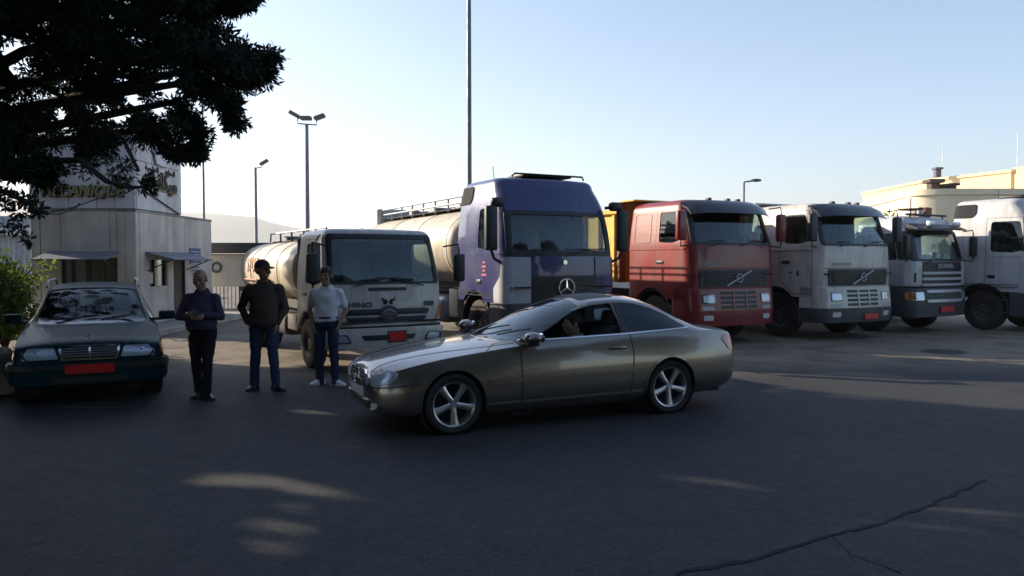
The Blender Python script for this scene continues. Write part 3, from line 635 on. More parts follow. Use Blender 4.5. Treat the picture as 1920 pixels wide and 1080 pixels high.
class Wheels:
    def __init__(s,root,R0,rr,w,n_sp,style):
        s.root=root; s.R0=R0; t,r,b,sp=mk_wheel(R0,rr,w,n_sp,style); s.first=None; s.d=(t,r,b,sp)
    def add(s,x,y,rz=0):
        side=1 if y>0 else -1
        if s.first is None:
            t,r,b,sp=s.d; o=obj('wheel',r,mAlloy,s.root,smooth=50); obj('tyre',t,mRub,o,smooth=50); obj('brake_disc',b,mInt,o)
            for q in sp: obj('spoke',q,mAlloy,o)
            obj('hub_cap',cyl(.036,.06,.086,16),mAlloy,o); s.first=o
        else: o=dup(s.first,s.root)
        o.location=(x,y,s.R0); o.rotation_euler=(0,0,(0 if side>0 else PI)+rz); return o
def seats(root,xs,ys,z,m=mSeat):
    for x in xs:
        for y in ys:
            s=obj('seat',rbox(x-.25,x+.27,y-.25,y+.25,z,z+.16,.06),m,root); obj('backrest',T(rbox(-.07,.07,-.24,.24,0,.58,.06),(x-.27,y,z+.12),roty(-.22)),m,s); obj('headrest',T(rbox(-.05,.05,-.13,.13,0,.18,.05),(x-.43,y,z+.70),roty(-.15)),m,s)
def steering(root,x,y,z,r=.19,tilt=.45): obj('steering_wheel',T(J(torus(r,.018,24,6,'x'),box(-.01,.01,-r,r,-.02,.02)),(x,y,z),roty(tilt)),mInt,root)
def plate_txt(s,size,org,xd,m,p,zd=(0,0,1)): return obj('plate_number',face_text(s,size,.001,org,xd,zd),m,p,smooth=0)
# ---- silver-brown coupe
cl=thing('coupe_car','silver-brown two-door coupe with five-spoke alloy wheels crossing the asphalt','car',(.288,9.30,0),math.atan2(-.417,-.909))
tab=[(2.168,.36,.40,.52,.36,.53,.30,.545),(2.15,.27,.52,.57,.47,.60,.38,.625),(2.09,.22,.65,.615,.58,.655,.44,.695),(1.98,.20,.745,.665,.68,.71,.50,.745),(1.80,.19,.82,.72,.76,.755,.56,.79),(1.45,.19,.862,.79,.80,.815,.60,.85),(1.0,.19,.87,.845,.81,.87,.62,.905),(.72,.19,.872,.875,.815,.905,.64,.945),(.60,.19,.872,.885,.815,.925,.66,.975),
 (.35,.19,.873,.90,.815,.985,.685,1.095),(.0,.19,.874,.915,.815,1.145,.615,1.25),(-.25,.19,.874,.925,.815,1.255,.565,1.335),(-.5,.19,.874,.93,.815,1.318,.535,1.385),(-.8,.19,.873,.94,.815,1.335,.525,1.402),(-1.1,.19,.871,.948,.81,1.305,.52,1.38),(-1.4,.19,.868,.956,.805,1.22,.525,1.31),(-1.7,.20,.86,.962,.79,1.085,.555,1.18),(-1.95,.21,.845,.962,.77,.995,.60,1.035),(-2.1,.23,.825,.955,.745,.975,.62,.995),(-2.3,.26,.775,.93,.69,.955,.58,.975),(-2.42,.30,.70,.88,.62,.91,.52,.935),(-2.46,.36,.62,.82,.55,.84,.46,.86),(-2.47,.42,.55,.74,.5,.76,.42,.78)]
cb_=car_base(tab,96); XF,XR=1.3575,-1.3575
mPaint=M('paint_pewter',(.205,.178,.158),.26,.75,coat=1.); 
sw=rpoly([(.50,.945),(.18,1.095),(-.12,1.218),(-.42,1.29),(-.70,1.312),(-.72,1.0),(-.72,.965),(0,.948)],.025,3)
sq=rpoly([(-.78,.968),(-.78,1.312),(-1.0,1.298),(-1.25,1.235),(-1.45,1.15),(-1.66,1.015),(-1.60,.99)],.03,3)
ws=rpoly([(-.70,.93),(.70,.93),(.66,1.05),(.50,1.315),(.3,1.348),(-.3,1.348),(-.50,1.315),(-.66,1.05)],.05,3)
rw=rpoly([(-.58,1.05),(.58,1.05),(.50,1.28),(.3,1.325),(-.3,1.325),(-.50,1.28)],.05,3)
def arch(x,r): return cylsolid(r,-1.2,1.2,44,'y',(x,0,.325))
cut=J(prism(sw,'y',-1.2,1.2),prism(sq,'y',-1.2,1.2),prism(ws,'x',.0,1.0) if False else prism(ws,'x',-.34,.98),prism(rw,'x',-2.05,-1.16))
archcut=J(arch(XF,.35),arch(XR,.35))
body=boolean(shell(cb_,0,.028),archcut); 
for c in (prism(sw,'y',-1.2,1.2),prism(sq,'y',-1.2,1.2)): body=boolean(body,c)
body=boolean(body,prism(ws,'x',-.30,.9)); body=boolean(body,prism(rw,'x',-2.05,-1.2))
bo_=obj('body',body,mPaint,cl,smooth=38)
obj('windshield',piece(cb_,-.006,.005,prism(ws,'x',-.30,.9)),gCar,cl); obj('rear_window',piece(cb_,-.006,.005,prism(rw,'x',-2.05,-1.2)),gDark,cl)
for s in (1,-1):
    if s<0: obj('side_window',piece(cb_,-.012,.005,prism(sw,'y',0,1.2*s)),gDark,cl)
    obj('quarter_window',piece(cb_,-.006,.005,prism(sq,'y',0,1.2*s)),gDark,cl)
    big=[(x+(.012 if x>-.3 else -.012),z) for x,z in sw]
    obj('window_trim',piece(cb_,.006,.006,prism(rpoly([(.56,.93),(-.74,.962),(-1.68,1.0),(-1.68,1.012),(-.74,.976),(.54,.944)],.004,2),'y',.3*s,1.2*s)),mChrome,cl)
    obj('window_seal',piece(cb_,.003,.006,prism([(-.775,.966),(-.722,.964),(-.722,1.314),(-.775,1.314)],'y',.3*s,1.2*s)),mPlastic,cl)
    # door with its shut lines
    dr=rpoly([(.60,.27),(.60,.93),(.585,.93),(.585,.285),(-.775,.285),(-.80,.40),(-.83,.75),(-.80,.96),(-.815,.96),(-.845,.75),(-.815,.40),(-.79,.27)],.004,2)
    d=obj('door_seam',piece(cb_,.0015,.006,prism(dr,'y',.3*s,1.2*s)),mPlastic,cl)
    obj('door_handle',T(J(rbox(-.11,.11,.0,.035,-.022,.022,.018),rbox(-.12,.12,-.012,.003,-.035,.03,.01)),(-.62,.832*s if s>0 else -.87,.815)),mPaint,d)
    obj('rub_strip',piece(cb_,.014,.018,prism(rpoly([(.98,.50),(.98,.545),(-.98,.575),(-.98,.53)],.012,3),'y',.3*s,1.2*s)),mPaint,cl)
    obj('sill',piece(cb_,.02,.03,prism(rpoly([(.98,.18),(.98,.285),(-.98,.30),(-.98,.18)],.02,3),'y',.3*s,1.2*s)),mPaint,cl)
    for xa in (XF,XR):
        ring=[(xa+.372*math.cos(a),.325+.372*math.sin(a)) for a in np.linspace(-.25,PI+.25,30)]+[(xa+.349*math.cos(a),.325+.349*math.sin(a)) for a in np.linspace(PI+.25,-.25,30)]
        obj('wheel_arch_lip',piece(cb_,.010,.016,prism(ring,'y',.3*s,1.2*s)),mPaint,cl)
        obj('wheel_liner',lathe([(.352,0),(.352,.24)],40) if False else T(lathe([(.05,0),(.354,0),(.354,.27)],40),(xa,.56 if s>0 else -.83,.325)),mInt,cl)
    # four oval headlamps: big outer, small inner
    for (cy,cz,ry,rz_,nm) in ((.60,.60,.135,.088,'headlight'),(.40,.575,.075,.062,'inner_headlight')):
        e=prism(ell(cy*s,cz,ry,rz_,.28*s),'x',1.5,2.4); e2=prism(ell(cy*s,cz,ry*.80,rz_*.78,.28*s),'x',1.5,2.4)
        h=obj(nm,piece(cb_,.004,.012,e),mGreyL,cl); obj('reflector',piece(cb_,.010,.010,e2),mRefl,h); obj('lens',piece(cb_,.018,.005,e),mLens,h)
    tl=obj('tail_light',piece(cb_,.008,.014,prism(rpoly([(-2.52,.66),(-2.28,.72),(-2.17,.86),(-2.27,.905),(-2.52,.90)],.03,3),'y',.2*s,1.2*s)),mRedL,cl)
    obj('tail_light_lens',piece(cb_,.012,.012,prism(rpoly([(-2.52,.74),(-2.36,.77),(-2.36,.82),(-2.52,.82)],.01,2),'y',.2*s,1.2*s)),mLens,tl)
    # mirror
    mr=obj('wing_mirror',T(J(T(sphere((0,0,0),(.10,.12,.065),16,11),(0,.12,0)),tube([(.05,-.05,-.03),(.03,.04,-.03)],.03,8)),(.52,.86*s,.985),rot=(Matrix.Identity(3) if s>0 else Matrix.Scale(-1,3,(0,1,0)))),mPaint,cl)
    obj('mirror_glass',T(sphere((0,0,0),(.01,.095,.05),14,9),(.425,.985*s,.985)),mChrome,mr); obj('mirror_foot',T(rbox(-.07,.08,-.13,.1,-.09,-.05,.02),(.52,.92*s,.985)),mPlastic,mr)
    obj('fog_light',piece(cb_,.008,.012,prism(ell(.56*s,.315,.05,.035),'x',1.6,2.4)),mRefl,cl)
# grille with slats and round star, bumper seam, plate
gpoly=rpoly([(-.20,.47),(.20,.47),(.33,.56),(.34,.635),(.25,.66),(-.25,.66),(-.34,.635),(-.33,.56)],.05,4)
gr_=obj('grille',piece(cb_,.004,.015,prism(gpoly,'x',1.7,2.4)),mPlastic,cl)
gp_in=rpoly([(-.185,.484),(.185,.484),(.315,.564),(.322,.625),(.245,.647),(-.245,.647),(-.322,.625),(-.315,.564)],.045,4)
obj('grille_frame',piece(cb_,.016,.02,prism(gpoly,'x',1.7,2.4),prism(gp_in,'x',1.6,2.5)),mChrome,gr_)
for z in (.515,.55,.585,.62): obj('grille_slat',piece(cb_,.014,.018,boolean(prism(gp_in,'x',1.7,2.4),box(1.6,2.5,-.4,.4,z-.009,z+.009),'INTERSECT')),mChrome,gr_)
obj('star_emblem',T(J(torus(.075,.008,28,6,'x'),*[T(box(-.006,.006,-.008,.008,0,.075),rot=rotx(a)) for a in (0,2*PI/3,4*PI/3)]),(2.175,0,.565),roty(-.25)),mChrome,gr_)
obj('bumper_seam',piece(cb_,.002,.006,prism([(1.72,.545),(2.3,.475),(2.3,.487),(1.72,.557)],'y',-1.2,1.2)),mPlastic,cl)
obj('lower_intake',piece(cb_,.004,.012,prism(rpoly([(-.46,.265),(.46,.265),(.43,.345),(-.43,.345)],.03,3),'x',1.7,2.4)),mPlastic,cl)
obj('intake_strip',piece(cb_,.014,.014,prism([(-.60,.345),(.60,.345),(.60,.36),(-.60,.36)],'x',1.7,2.4)),mChrome,cl)
obj('intake_strip',piece(cb_,.018,.018,prism([(-.55,.245),(.55,.245),(.55,.262),(-.55,.262)],'x',1.7,2.4)),mPaint,cl)
pl_=obj('number_plate',rbox(2.165,2.18,-.26,.26,.375,.475,.004,1),mPlateW,cl)
obj('boot_seam',piece(cb_,.002,.006,prism([(-2.46,-.60),(-2.0,-.60),(-2.0,.60),(-2.46,.60),(-2.46,.592),(-2.008,.592),(-2.008,-.592),(-2.46,-.592)],'z',.9,1.1)),mPlastic,cl)
obj('hood_seam',piece(cb_,.002,.006,prism([(2.12,.38),(.62,.70),(.62,.712),(2.12,.392)],'z',.55,1.1)),mPlastic,cl); obj('hood_seam',piece(cb_,.002,.006,prism([(2.12,-.38),(.62,-.70),(.62,-.712),(2.12,-.392)],'z',.55,1.1)),mPlastic,cl)
obj('sunroof',piece(cb_,.003,.006,prism(rpoly([(-.38,-.38),(-.85,-.38),(-.85,.38),(-.38,.38)],.04,3),'z',1.2,1.5)),mPlastic,cl)
for y in (-.2,.35): obj('wiper',tube([(.66,y,.972),(.52,y+.25,1.035),(.45,y+.42,1.065)],.008,5),mPlastic,cl)
obj('floor_pan',rbox(-2.2,1.9,-.7,.7,.2,.24,.01,1),mInt,cl); obj('dashboard',rbox(.25,.6,-.72,.72,.6,.9,.08),mInt,cl); seats(cl,(-.35,),(.37,-.37),.34); obj('rear_bench',rbox(-1.55,-1.05,-.6,.6,.34,.95,.1),mSeat,cl); steering(cl,.12,.37,.83)
w_=Wheels(cl,.318,.236,.225,5,'five')
for x in (XF,XR):
    for y in (.745,-.745): w_.add(x,y)
# ---- dark green estate car
hw=thing('estate_car','dark green estate car with chrome grille and red plate beside the booth','car',(0,0,0),0)
th_=R(27); hd=Vector((math.sin(th_),-math.cos(th_),0)); fc=gnd(170,757); fc=Vector((fc.x,fc.y,0)); SC=1.03
hw.location=fc-hd*2.12*SC; hw.rotation_euler=(0,0,math.atan2(hd.y,hd.x)); hw.scale=(SC,)*3
tab=[(2.12,.27,.66,.52,.64,.54,.56,.55),(2.10,.23,.75,.60,.70,.64,.60,.66),(2.05,.21,.80,.68,.755,.70,.60,.725),(1.95,.20,.835,.715,.79,.74,.60,.765),(1.5,.19,.855,.775,.805,.80,.60,.83),(1.0,.19,.86,.83,.81,.855,.62,.885),(.78,.19,.86,.85,.81,.885,.65,.92),(.6,.19,.86,.862,.81,.92,.665,.99),
 (.3,.19,.86,.878,.81,1.10,.63,1.165),(.05,.19,.86,.885,.81,1.245,.60,1.30),(-.15,.19,.86,.89,.81,1.335,.575,1.375),(-.4,.19,.86,.895,.81,1.37,.565,1.415),(-1.0,.19,.86,.905,.81,1.375,.56,1.425),(-1.6,.20,.86,.91,.81,1.37,.56,1.415),(-1.95,.21,.85,.915,.80,1.34,.55,1.385),(-2.15,.23,.835,.915,.79,1.22,.58,1.26),(-2.28,.25,.82,.90,.77,1.06,.64,1.08),(-2.36,.27,.80,.86,.74,.92,.64,.93),(-2.39,.32,.77,.7,.72,.75,.6,.76)]
hb_=car_base(tab,84); mGrn=M('paint_dark_green',(.006,.030,.034),.4,.0,spec=.05,coat=.05); hXF,hXR=1.36,-1.33
ws=rpoly([(-.69,.90),(.69,.90),(.555,1.325),(.3,1.36),(-.3,1.36),(-.555,1.325)],.06,3)
sw=rpoly([(.45,.925),(.10,1.10),(-.14,1.27),(-.75,1.315),(-.75,.93)],.03,3); sr=rpoly([(-.82,.935),(-.82,1.315),(-1.45,1.315),(-1.45,.945)],.03,3); sq=rpoly([(-1.52,.95),(-1.52,1.31),(-1.9,1.28),(-2.06,.96)],.03,3)
rw=rpoly([(-.62,.98),(.62,.98),(.52,1.30),(-.52,1.30)],.06,3)
body=boolean(shell(hb_,0,.028),J(arch(hXF,.345),arch(hXR,.345)))
for c in (sw,sr,sq): body=boolean(body,prism(c,'y',-1.2,1.2))
body=boolean(body,prism(ws,'x',-.2,.95)); body=boolean(body,prism(rw,'x',-2.5,-1.99)); obj('body',body,mGrn,hw,smooth=38)
obj('windshield',piece(hb_,-.006,.005,prism(ws,'x',-.2,.95)),gCar,hw); obj('rear_window',piece(hb_,-.006,.005,prism(rw,'x',-2.5,-1.99)),gCar,hw)
wso=rpoly([(-.73,.885),(.73,.885),(.585,1.345),(.3,1.375),(-.3,1.375),(-.585,1.345)],.06,3)
obj('windshield_seal',piece(hb_,.004,.008,prism(wso,'x',-.2,.98),prism(ws,'x',-.4,1.2)),mPlastic,hw)
for s in (1,-1):
    for c in (sw,sr,sq): obj('side_window',piece(hb_,-.006,.005,prism(c,'y',0,1.2*s)),gDark,hw)
    h=obj('headlight',piece(hb_,.006,.014,prism(rpoly([(.335*s,.565),(.66*s,.565),(.70*s,.62),(.66*s,.70),(.38*s,.70)],.02,3),'x',1.7,2.3)),mRefl,hw); obj('lens',piece(hb_,.016,.005,prism(rpoly([(.33*s,.56),(.70*s,.56),(.73*s,.62),(.69*s,.705),(.375*s,.705)],.02,3),'x',1.7,2.3)),mLens,h)
    for cy in (.43,.57): obj('bulb_bowl',T(sphere((0,0,0),(.02,.055,.05),14,9),(2.085,cy*s,.63)),mChrome,h)
    obj('turn_signal',piece(hb_,.008,.014,prism(rpoly([(1.82,.575),(2.02,.575),(2.0,.70),(1.86,.70)],.02,3),'y',.5*s,1.2*s)),mAmb,hw)
    mr=obj('wing_mirror',T(rbox(-.06,.05,-.11,.11,-.065,.065,.03),(.48,.955*s,.965)),mGrn,hw); obj('mirror_stalk',T(rbox(-.04,.05,-.12,.06,-.06,-.02,.015),(.48,.84*s,.955)),mPlastic,mr)
    obj('roof_rail',tube([(-.2,.60*s,1.37),(-.28,.60*s,1.43),(-.5,.60*s,1.462),(-1.7,.585*s,1.462),(-1.88,.58*s,1.43),(-1.95,.575*s,1.37)],.018,8),mSteel,hw)
    obj('rub_strip',piece(hb_,.014,.018,prism(rpoly([(.98,.46),(.98,.53),(-.95,.53),(-.95,.46)],.012,3),'y',.3*s,1.2*s)),mPlastic,hw)
    for xa in (hXF,hXR): obj('wheel_liner',T(lathe([(.05,0),(.349,0),(.349,.27)],36),(xa,.55 if s>0 else -.82,.325)),mInt,hw)
gp1=rpoly([(-.31,.545),(.31,.545),(.335,.70),(.32,.725),(-.32,.725),(-.335,.70)],.015,3); gp2=rpoly([(-.282,.565),(.282,.565),(.305,.695),(.297,.705),(-.297,.705),(-.305,.695)],.01,3)
g_=obj('grille',piece(hb_,.006,.02,prism(gp1,'x',1.8,2.3)),mPlastic,hw); obj('grille_frame',piece(hb_,.024,.024,prism(gp1,'x',1.8,2.3),prism(gp2,'x',1.7,2.4)),mChrome,g_)
obj('grille_bar',piece(hb_,.02,.02,prism(rect(-.012,.012,.56,.71),'x',1.8,2.3)),mChrome,g_)
for z in (.595,.625,.655,.685): obj('grille_slat',piece(hb_,.012,.012,prism(rect(-.29,.29,z-.004,z+.004),'x',1.8,2.3)),mSteel,g_)
obj('star_emblem',T(J(torus(.035,.005,20,5,'x'),*[T(box(-.004,.004,-.004,.004,0,.035),rot=rotx(a)) for a in (0,2*PI/3,4*PI/3)],tube([(0,0,-.05),(0,0,-.035)],.006,5)),(2.02,0,.80)),mChrome,g_)
bmp=obj('bumper',piece(hb_,.045,.06,prism(rpoly([(1.74,.26),(2.4,.26),(2.4,.52),(1.74,.52)],.02,3),'y',-1.2,1.2)),mGrn,hw); obj('bumper_strip',piece(hb_,.06,.03,prism(rect(1.74,2.4,.44,.50),'y',-1.2,1.2)),mPlastic,bmp)
obj('lower_intake',piece(hb_,.05,.03,prism(rpoly([(-.42,.275),(.42,.275),(.40,.345),(-.40,.345)],.02,3),'x',1.8,2.4)),mPlastic,bmp)
obj('plate_frame',rbox(2.165,2.182,-.28,.28,.37,.51,.006,1),mPlastic,hw); np_=obj('number_plate',rbox(2.172,2.188,-.265,.265,.385,.495,.006,1),mPlateR,hw); 
obj('hood_seam',piece(hb_,.002,.006,prism([(2.06,.40),(.80,.66),(.80,.672),(2.06,.412)],'z',.55,1.1)),mPlastic,hw); obj('hood_seam',piece(hb_,.002,.006,prism([(2.06,-.40),(.80,-.66),(.80,-.672),(2.06,-.412)],'z',.55,1.1)),mPlastic,hw)
for y in (-.45,.1): obj('wiper',tube([(.70,y,.945),(.62,y+.3,.985),(.6,y+.45,.99)],.008,5),mPlastic,hw)
obj('floor_pan',rbox(-2.2,1.9,-.7,.7,.2,.24,.01,1),mInt,hw); obj('dashboard',rbox(.3,.65,-.72,.72,.55,.88,.08),mInt,hw); seats(hw,(-.35,),(.36,-.36),.34); seats(hw,(-1.2,),(.36,-.36),.34); steering(hw,.16,.36,.84)
obj('windshield_sticker',piece(hb_,-.012,.002,prism(rect(.52,.62,.97,1.04),'x',-.2,.95)),M('paper',(.62,.62,.58),.8),hw)
w_=Wheels(hw,.315,.20,.205,8,'multi')
for x in (hXF,hXR):
    for y in (.735,-.735): w_.add(x,y)
# ================= trucks  (local: +x forward, origin on the ground under the middle of the front bumper; the visible flank is y<0)
gTruck=glass('truck_glass',(.74,.82,.82),1.5); gTruckS=glass('truck_side_glass',(.68,.74,.72),1.45)
mTyre=M('truck_rubber',(.02,.019,.018),.85,var=.4,vs=9,dirt=(.05,.042,.035)); mHub=M('truck_hub',(.09,.085,.08),.6,.4,var=.5,vs=12); mTread=M('dusty_tyre',(.10,.085,.065),.9,var=.5,vs=8)
mChas=M('chassis_black',(.015,.015,.016),.7,var=.4,vs=6,dirt=(.035,.03,.025)); mWp=M('truck_white',(.52,.50,.47),.35,0,.5,var=.10,vs=2.2,coat=.4); mWp2=M('truck_white_cool',(.50,.51,.54),.35,0,.5,var=.10,vs=2.,coat=.4)
mGreyP=M('grey_plastic',(.055,.056,.062),.55,var=.2,vs=5); mMidG=M('silver_grey_plastic',(.42,.43,.46),.45,var=.15,vs=4)
def ring_plan(f,r,w,cf,cr,bow,z):
    P=[]; nf=13
    yy=np.linspace(-(w-cf),(w-cf),nf)
    for y in yy: P.append((f-bow*(y/w)**2,y,z))
    xf=f-bow*((w-cf)/w)**2
    for a in np.linspace(0,PI/2,8)[1:]: P.append((xf-cf+cf*math.cos(a),w-cf+cf*math.sin(a),z))
    for t in np.linspace(0,1,6)[1:]: P.append((xf-cf+(r+cr-(xf-cf))*t,w,z))
    for a in np.linspace(PI/2,PI,5)[1:]: P.append((r+cr+cr*math.cos(a),w-cr+cr*math.sin(a),z))
    for t in np.linspace(0,1,4)[1:-1]: P.append((r,(w-cr)*(1-2*t),z))
    for a in np.linspace(PI,1.5*PI,5): P.append((r+cr+cr*math.cos(a),-(w-cr)+cr*math.sin(a),z))
    for t in np.linspace(0,1,6)[1:]: P.append((r+cr+(xf-cf-(r+cr))*t,-w,z))
    for a in np.linspace(1.5*PI,2*PI,8)[1:-1]: P.append((xf-cf+cf*math.cos(a),-(w-cf)+cf*math.sin(a),z))
    return P
def cab_base(levels,bow=.1,roof_r=.18,crown=.04,nz=26):
    lv=np.array(levels,float); z=lv[:,0]; zz=np.unique(np.concatenate([np.linspace(z[0],z[-1],nz),z])); rings=[]
    C=lambda zq:[float(pchip(z,lv[:,i],np.array([zq]))[0]) for i in range(1,6)]
    for q in zz:
        f,r,w,cf,cr=C(q); rings.append(ring_plan(f,r,w,cf,cr,bow,q))
    f,r,w,cf,cr=C(zz[-1])
    for a in np.linspace(0,PI/2,7)[1:]:
        i=roof_r*(1-math.cos(a)); rings.append(ring_plan(f-i,r+i,w-i,max(.05,cf-i*.5),max(.04,cr-i*.3),bow,zz[-1]+roof_r*math.sin(a)))
    for k in (.6,.25,.02):
        m=(f+r)/2; ff=m+(f-roof_r-m)*k; rr=m+(r+roof_r-m)*k; rings.append(ring_plan(ff,rr,(w-roof_r)*k,max(.002,(cf)*k*.6),max(.002,cr*k*.6),bow*k,zz[-1]+roof_r+crown*(1-k*k)))
    return fixn(loft(rings))
def truck_wheel_meshes(R0,w):
    h=w/2; rr=R0*.56
    ty=lathe([(rr,-h*.9),(rr+.04,-h),(R0-.05,-h),(R0-.01,-h*.85),(R0,-h*.6),(R0,-h*.35),(R0-.014,-h*.33),(R0-.014,-h*.27),(R0,-h*.25),(R0,h*.25),(R0-.014,h*.27),(R0-.014,h*.33),(R0,h*.35),(R0,h*.6),(R0-.01,h*.85),(R0-.05,h),(rr+.04,h),(rr,h*.9)],44)
    ri=lathe([(.001,h*.62),(.10,h*.62),(.11,h*.40),(rr*.62,h*.34),(rr*.80,h*.55),(rr*.92,h*.80),(rr+.004,h*.9),(rr+.012,h*.86),(rr+.004,h*.5),(rr,-h*.9),(.001,-h*.9)],40)
    holes=[T(cyl(.045,h*.36,h*.52,12),(math.cos(a)*rr*.76,0,math.sin(a)*rr*.76)) for a in np.linspace(0,2*PI,8,endpoint=False)]
    bolts=[T(cyl(.016,h*.3,h*.5,8),(math.cos(a)*.145,0,math.sin(a)*.145)) for a in np.linspace(0,2*PI,10,endpoint=False)]
    return ty,ri,holes,bolts
class TWheels:
    def __init__(s,root,R0,w,mt=None,mr=None): s.root=root; s.R0=R0; s.w=w; s.first=None; s.mt=mt or mTyre; s.mr=mr or mHub
    def add(s,x,y):
        if s.first is None:
            ty,ri,ho,bo=truck_wheel_meshes(s.R0,s.w); o=obj('wheel',ri,s.mr,s.root,smooth=45); obj('tyre',ty,s.mt,o,smooth=45)
            for q in ho: obj('rim_hole',q,mDark,o)
            o2=obj('wheel_nuts',J(*bo),mSteel,o); o2['kind']='stuff'; s.first=o
        else: o=dup(s.first,s.root)
        o.location=(x,y,s.R0); o.rotation_euler=(0,0,0 if y>0 else PI); return o
def build_cab(t,base,paint,sides,wind,wx,archs=(),extra=None,gl=None,seal=None,sealx=None,only_left=False):
    b=shell(base,0,.045)
    for c in archs: b=boolean(b,cylsolid(c[2],-2,2,40,'y',(c[0],0,c[1])))
    if extra is not None:
        for e in extra: b=boolean(b,e)
    for c in sides: b=boolean(b,prism(c,'y',-2,2))
    b=boolean(b,prism(wind,'x',*wx)); o=obj('cab',b,paint,t,smooth=38)
    obj('windshield',piece(base,-.012,.006,prism(wind,'x',*wx)),gl or gTruck,t)
    for c in sides:
        for s in (-1,1): obj('side_window',piece(base,-.012,.006,prism(c,'y',0,2*s)),gTruckS,t)
    if seal is not None: obj('windshield_seal',piece(base,.006,.014,prism(seal,'x',*wx),prism(wind,'x',wx[0]-1,wx[1]+1)),mPlastic,t)
    return o
def door_seam(t,base,poly,w=.012,name='door_seam'):
    c=np.mean(np.array(poly),axis=0); P=np.array(poly); 
    inner=[]
    n=len(P)
    for i in range(n):
        a=P[i-1];b=P[i];d=P[(i+1)%n]; e1=(b-a)/np.linalg.norm(b-a); e2=(d-b)/np.linalg.norm(d-b); nn=np.array([-(e1+e2)[1],(e1+e2)[0]]); nn/=np.linalg.norm(nn)
        if nn.dot(c-b)<0: nn=-nn
        inner.append(b+nn*w)
    for s in (-1,1): obj(name,piece(base,.002,.006,prism([tuple(p) for p in P],'y',.3*s,2*s),prism([tuple(p) for p in inner],'y',-3,3)),mPlastic,t)
def fr(base,name,poly,x0,x1,m,t,off=.01,th=.02,diff=None,p=None): return obj(name,piece(base,off,th,prism(poly,'x',x0,x1),diff),m,p or t)
def truck_mirror(t,x,y,z0,z1,wd=.17,dp=.10,arm=True,m=None,s=-1,ext=.28):
    yy=y+ext*s; o=obj('wing_mirror',rbox(x-dp/2,x+dp/2,yy-wd/2,yy+wd/2,z0,z1,.045,3),m or mPlastic,t)
    obj('mirror_glass',rbox(x-dp/2-.006,x-dp/2,yy-wd/2+.025,yy+wd/2-.025,z0+.04,z1-.04,.01,1),mChrome,o)
    if arm: obj('mirror_arm',tube([(x-.12,y,z1+.12),(x-.02,yy,z1+.16),(x,yy,z1+.05),(x,yy,z0-.05),(x-.02,yy,z0-.12),(x-.12,y,z0-.1)],.016,6),mPlastic,o)
    return o
def cab_interior(t,x,w,z,dash_z):
    obj('dashboard',rbox(x-.2,x+.16,-w+.08,w-.08,z,dash_z,.1),mInt,t); obj('cab_floor',box(x-1.5,x+.45,-w+.07,w-.07,z-.45,z-.42),mInt,t,smooth=0)
    for y in (-w*.5,w*.5):
        s=obj('seat',rbox(x-1.0,x-.5,y-.26,y+.26,z-.2,z+.02,.07),mSeat,t); obj('backrest',T(rbox(-.08,.08,-.25,.25,0,.72,.07),(x-1.0,y,z),roty(-.15)),mSeat,s)
    steering(t,x-.08,w*.5,dash_z+.02,.23,.6)
def chassis(t,x0,x1,z=.85):
    for s in (-1,1): obj('chassis_rail',rbox(x1,x0,s*.42-.05,s*.42+.05,z-.14,z+.12,.01,1),mChas,t)
def place(t,px,d,theta,w):
    th=R(theta); l=Vector((math.cos(th),math.sin(th),0)); h=Vector((math.sin(th),-math.cos(th),0)); X=(px-960)/FPX*d
    t.location=Vector((X,d,0))+l*w/2; t.rotation_euler=(0,0,math.atan2(h.y,h.x))
# ---------------- 1. small white tanker
mTank=M('tank_cream',(.66,.60,.50),.45,0,.4,var=.22,vs=1.6,coat=.2)
t=thing('tanker_truck','small white tanker truck with cream tank and bumper headlights behind the men','truck'); place(t,612,12.05,31,2.05); H=t
w=1.02
lv=[(.62,0.00,-1.72,w,.16,.06),(.95,0.0,-1.72,w,.17,.06),(1.42,-.03,-1.72,w,.18,.06),(1.60,-.07,-1.72,w-.01,.18,.06),(2.16,-.25,-1.70,w-.06,.17,.08)]
hb=cab_base(lv,.10,.17,.03)
wind=rpoly([(-.90,1.47),(.90,1.47),(.84,2.17),(-.84,2.17)],.07,4); seal=rpoly([(-.97,1.43),(.97,1.43),(.92,2.25),(-.92,2.25)],.08,4)
sw=rpoly([(-.30,1.46),(-.50,2.10),(-1.22,2.10),(-1.22,1.44),(-.75,1.40)],.06,4)
build_cab(t,hb,mWp,[sw],wind,(-.6,.4),[(-1.17,.42,.54)],None,gTruck,seal)
door_seam(t,hb,[(-.24,.72),(-.22,1.42),(-.44,2.17),(-1.34,2.17),(-1.36,1.0),(-1.36,.98),(-.75,.98),(-.65,.72)])
obj('door_handle',rbox(-1.28,-1.12,-w-.02,-w+.01,1.22,1.27,.012),mPlastic,t)
fr(hb,'vent_slot',rpoly(rect(-.33,.33,1.325,1.375),.02,3),-.4,.3,mPlastic,t)
gpz=rpoly([(-.62,.80),(.62,.80),(.76,1.0),(.70,1.03),(-.70,1.03),(-.76,1.0)],.03,3)
gr_=fr(hb,'grille',gpz,-.4,.3,mGreyP,t,.012)
for z in (.86,.915,.97): fr(hb,'grille_slat',rect(-.68,.68,z-.012,z+.012),-.4,.3,mPlastic if z!=.915 else mMidG,t,.03,.03,None,gr_)
fr(hb,'emblem_disc',ell(0,.95,.155,.135),-.4,.3,mGreyP,t,.04,.05,None,gr_)
fr(hb,'emblem',ell(0,.94,.115,.085),-.4,.3,mChrome,t,.05,.03,prism(ell(0,.94,.095,.066),'x',-1,1),gr_)
fr(hb,'emblem',rpoly([(-.10,.955),(.10,.955),(.05,.93),(-.05,.93)],.01,2),-.4,.3,mChrome,t,.05,.03,None,gr_)
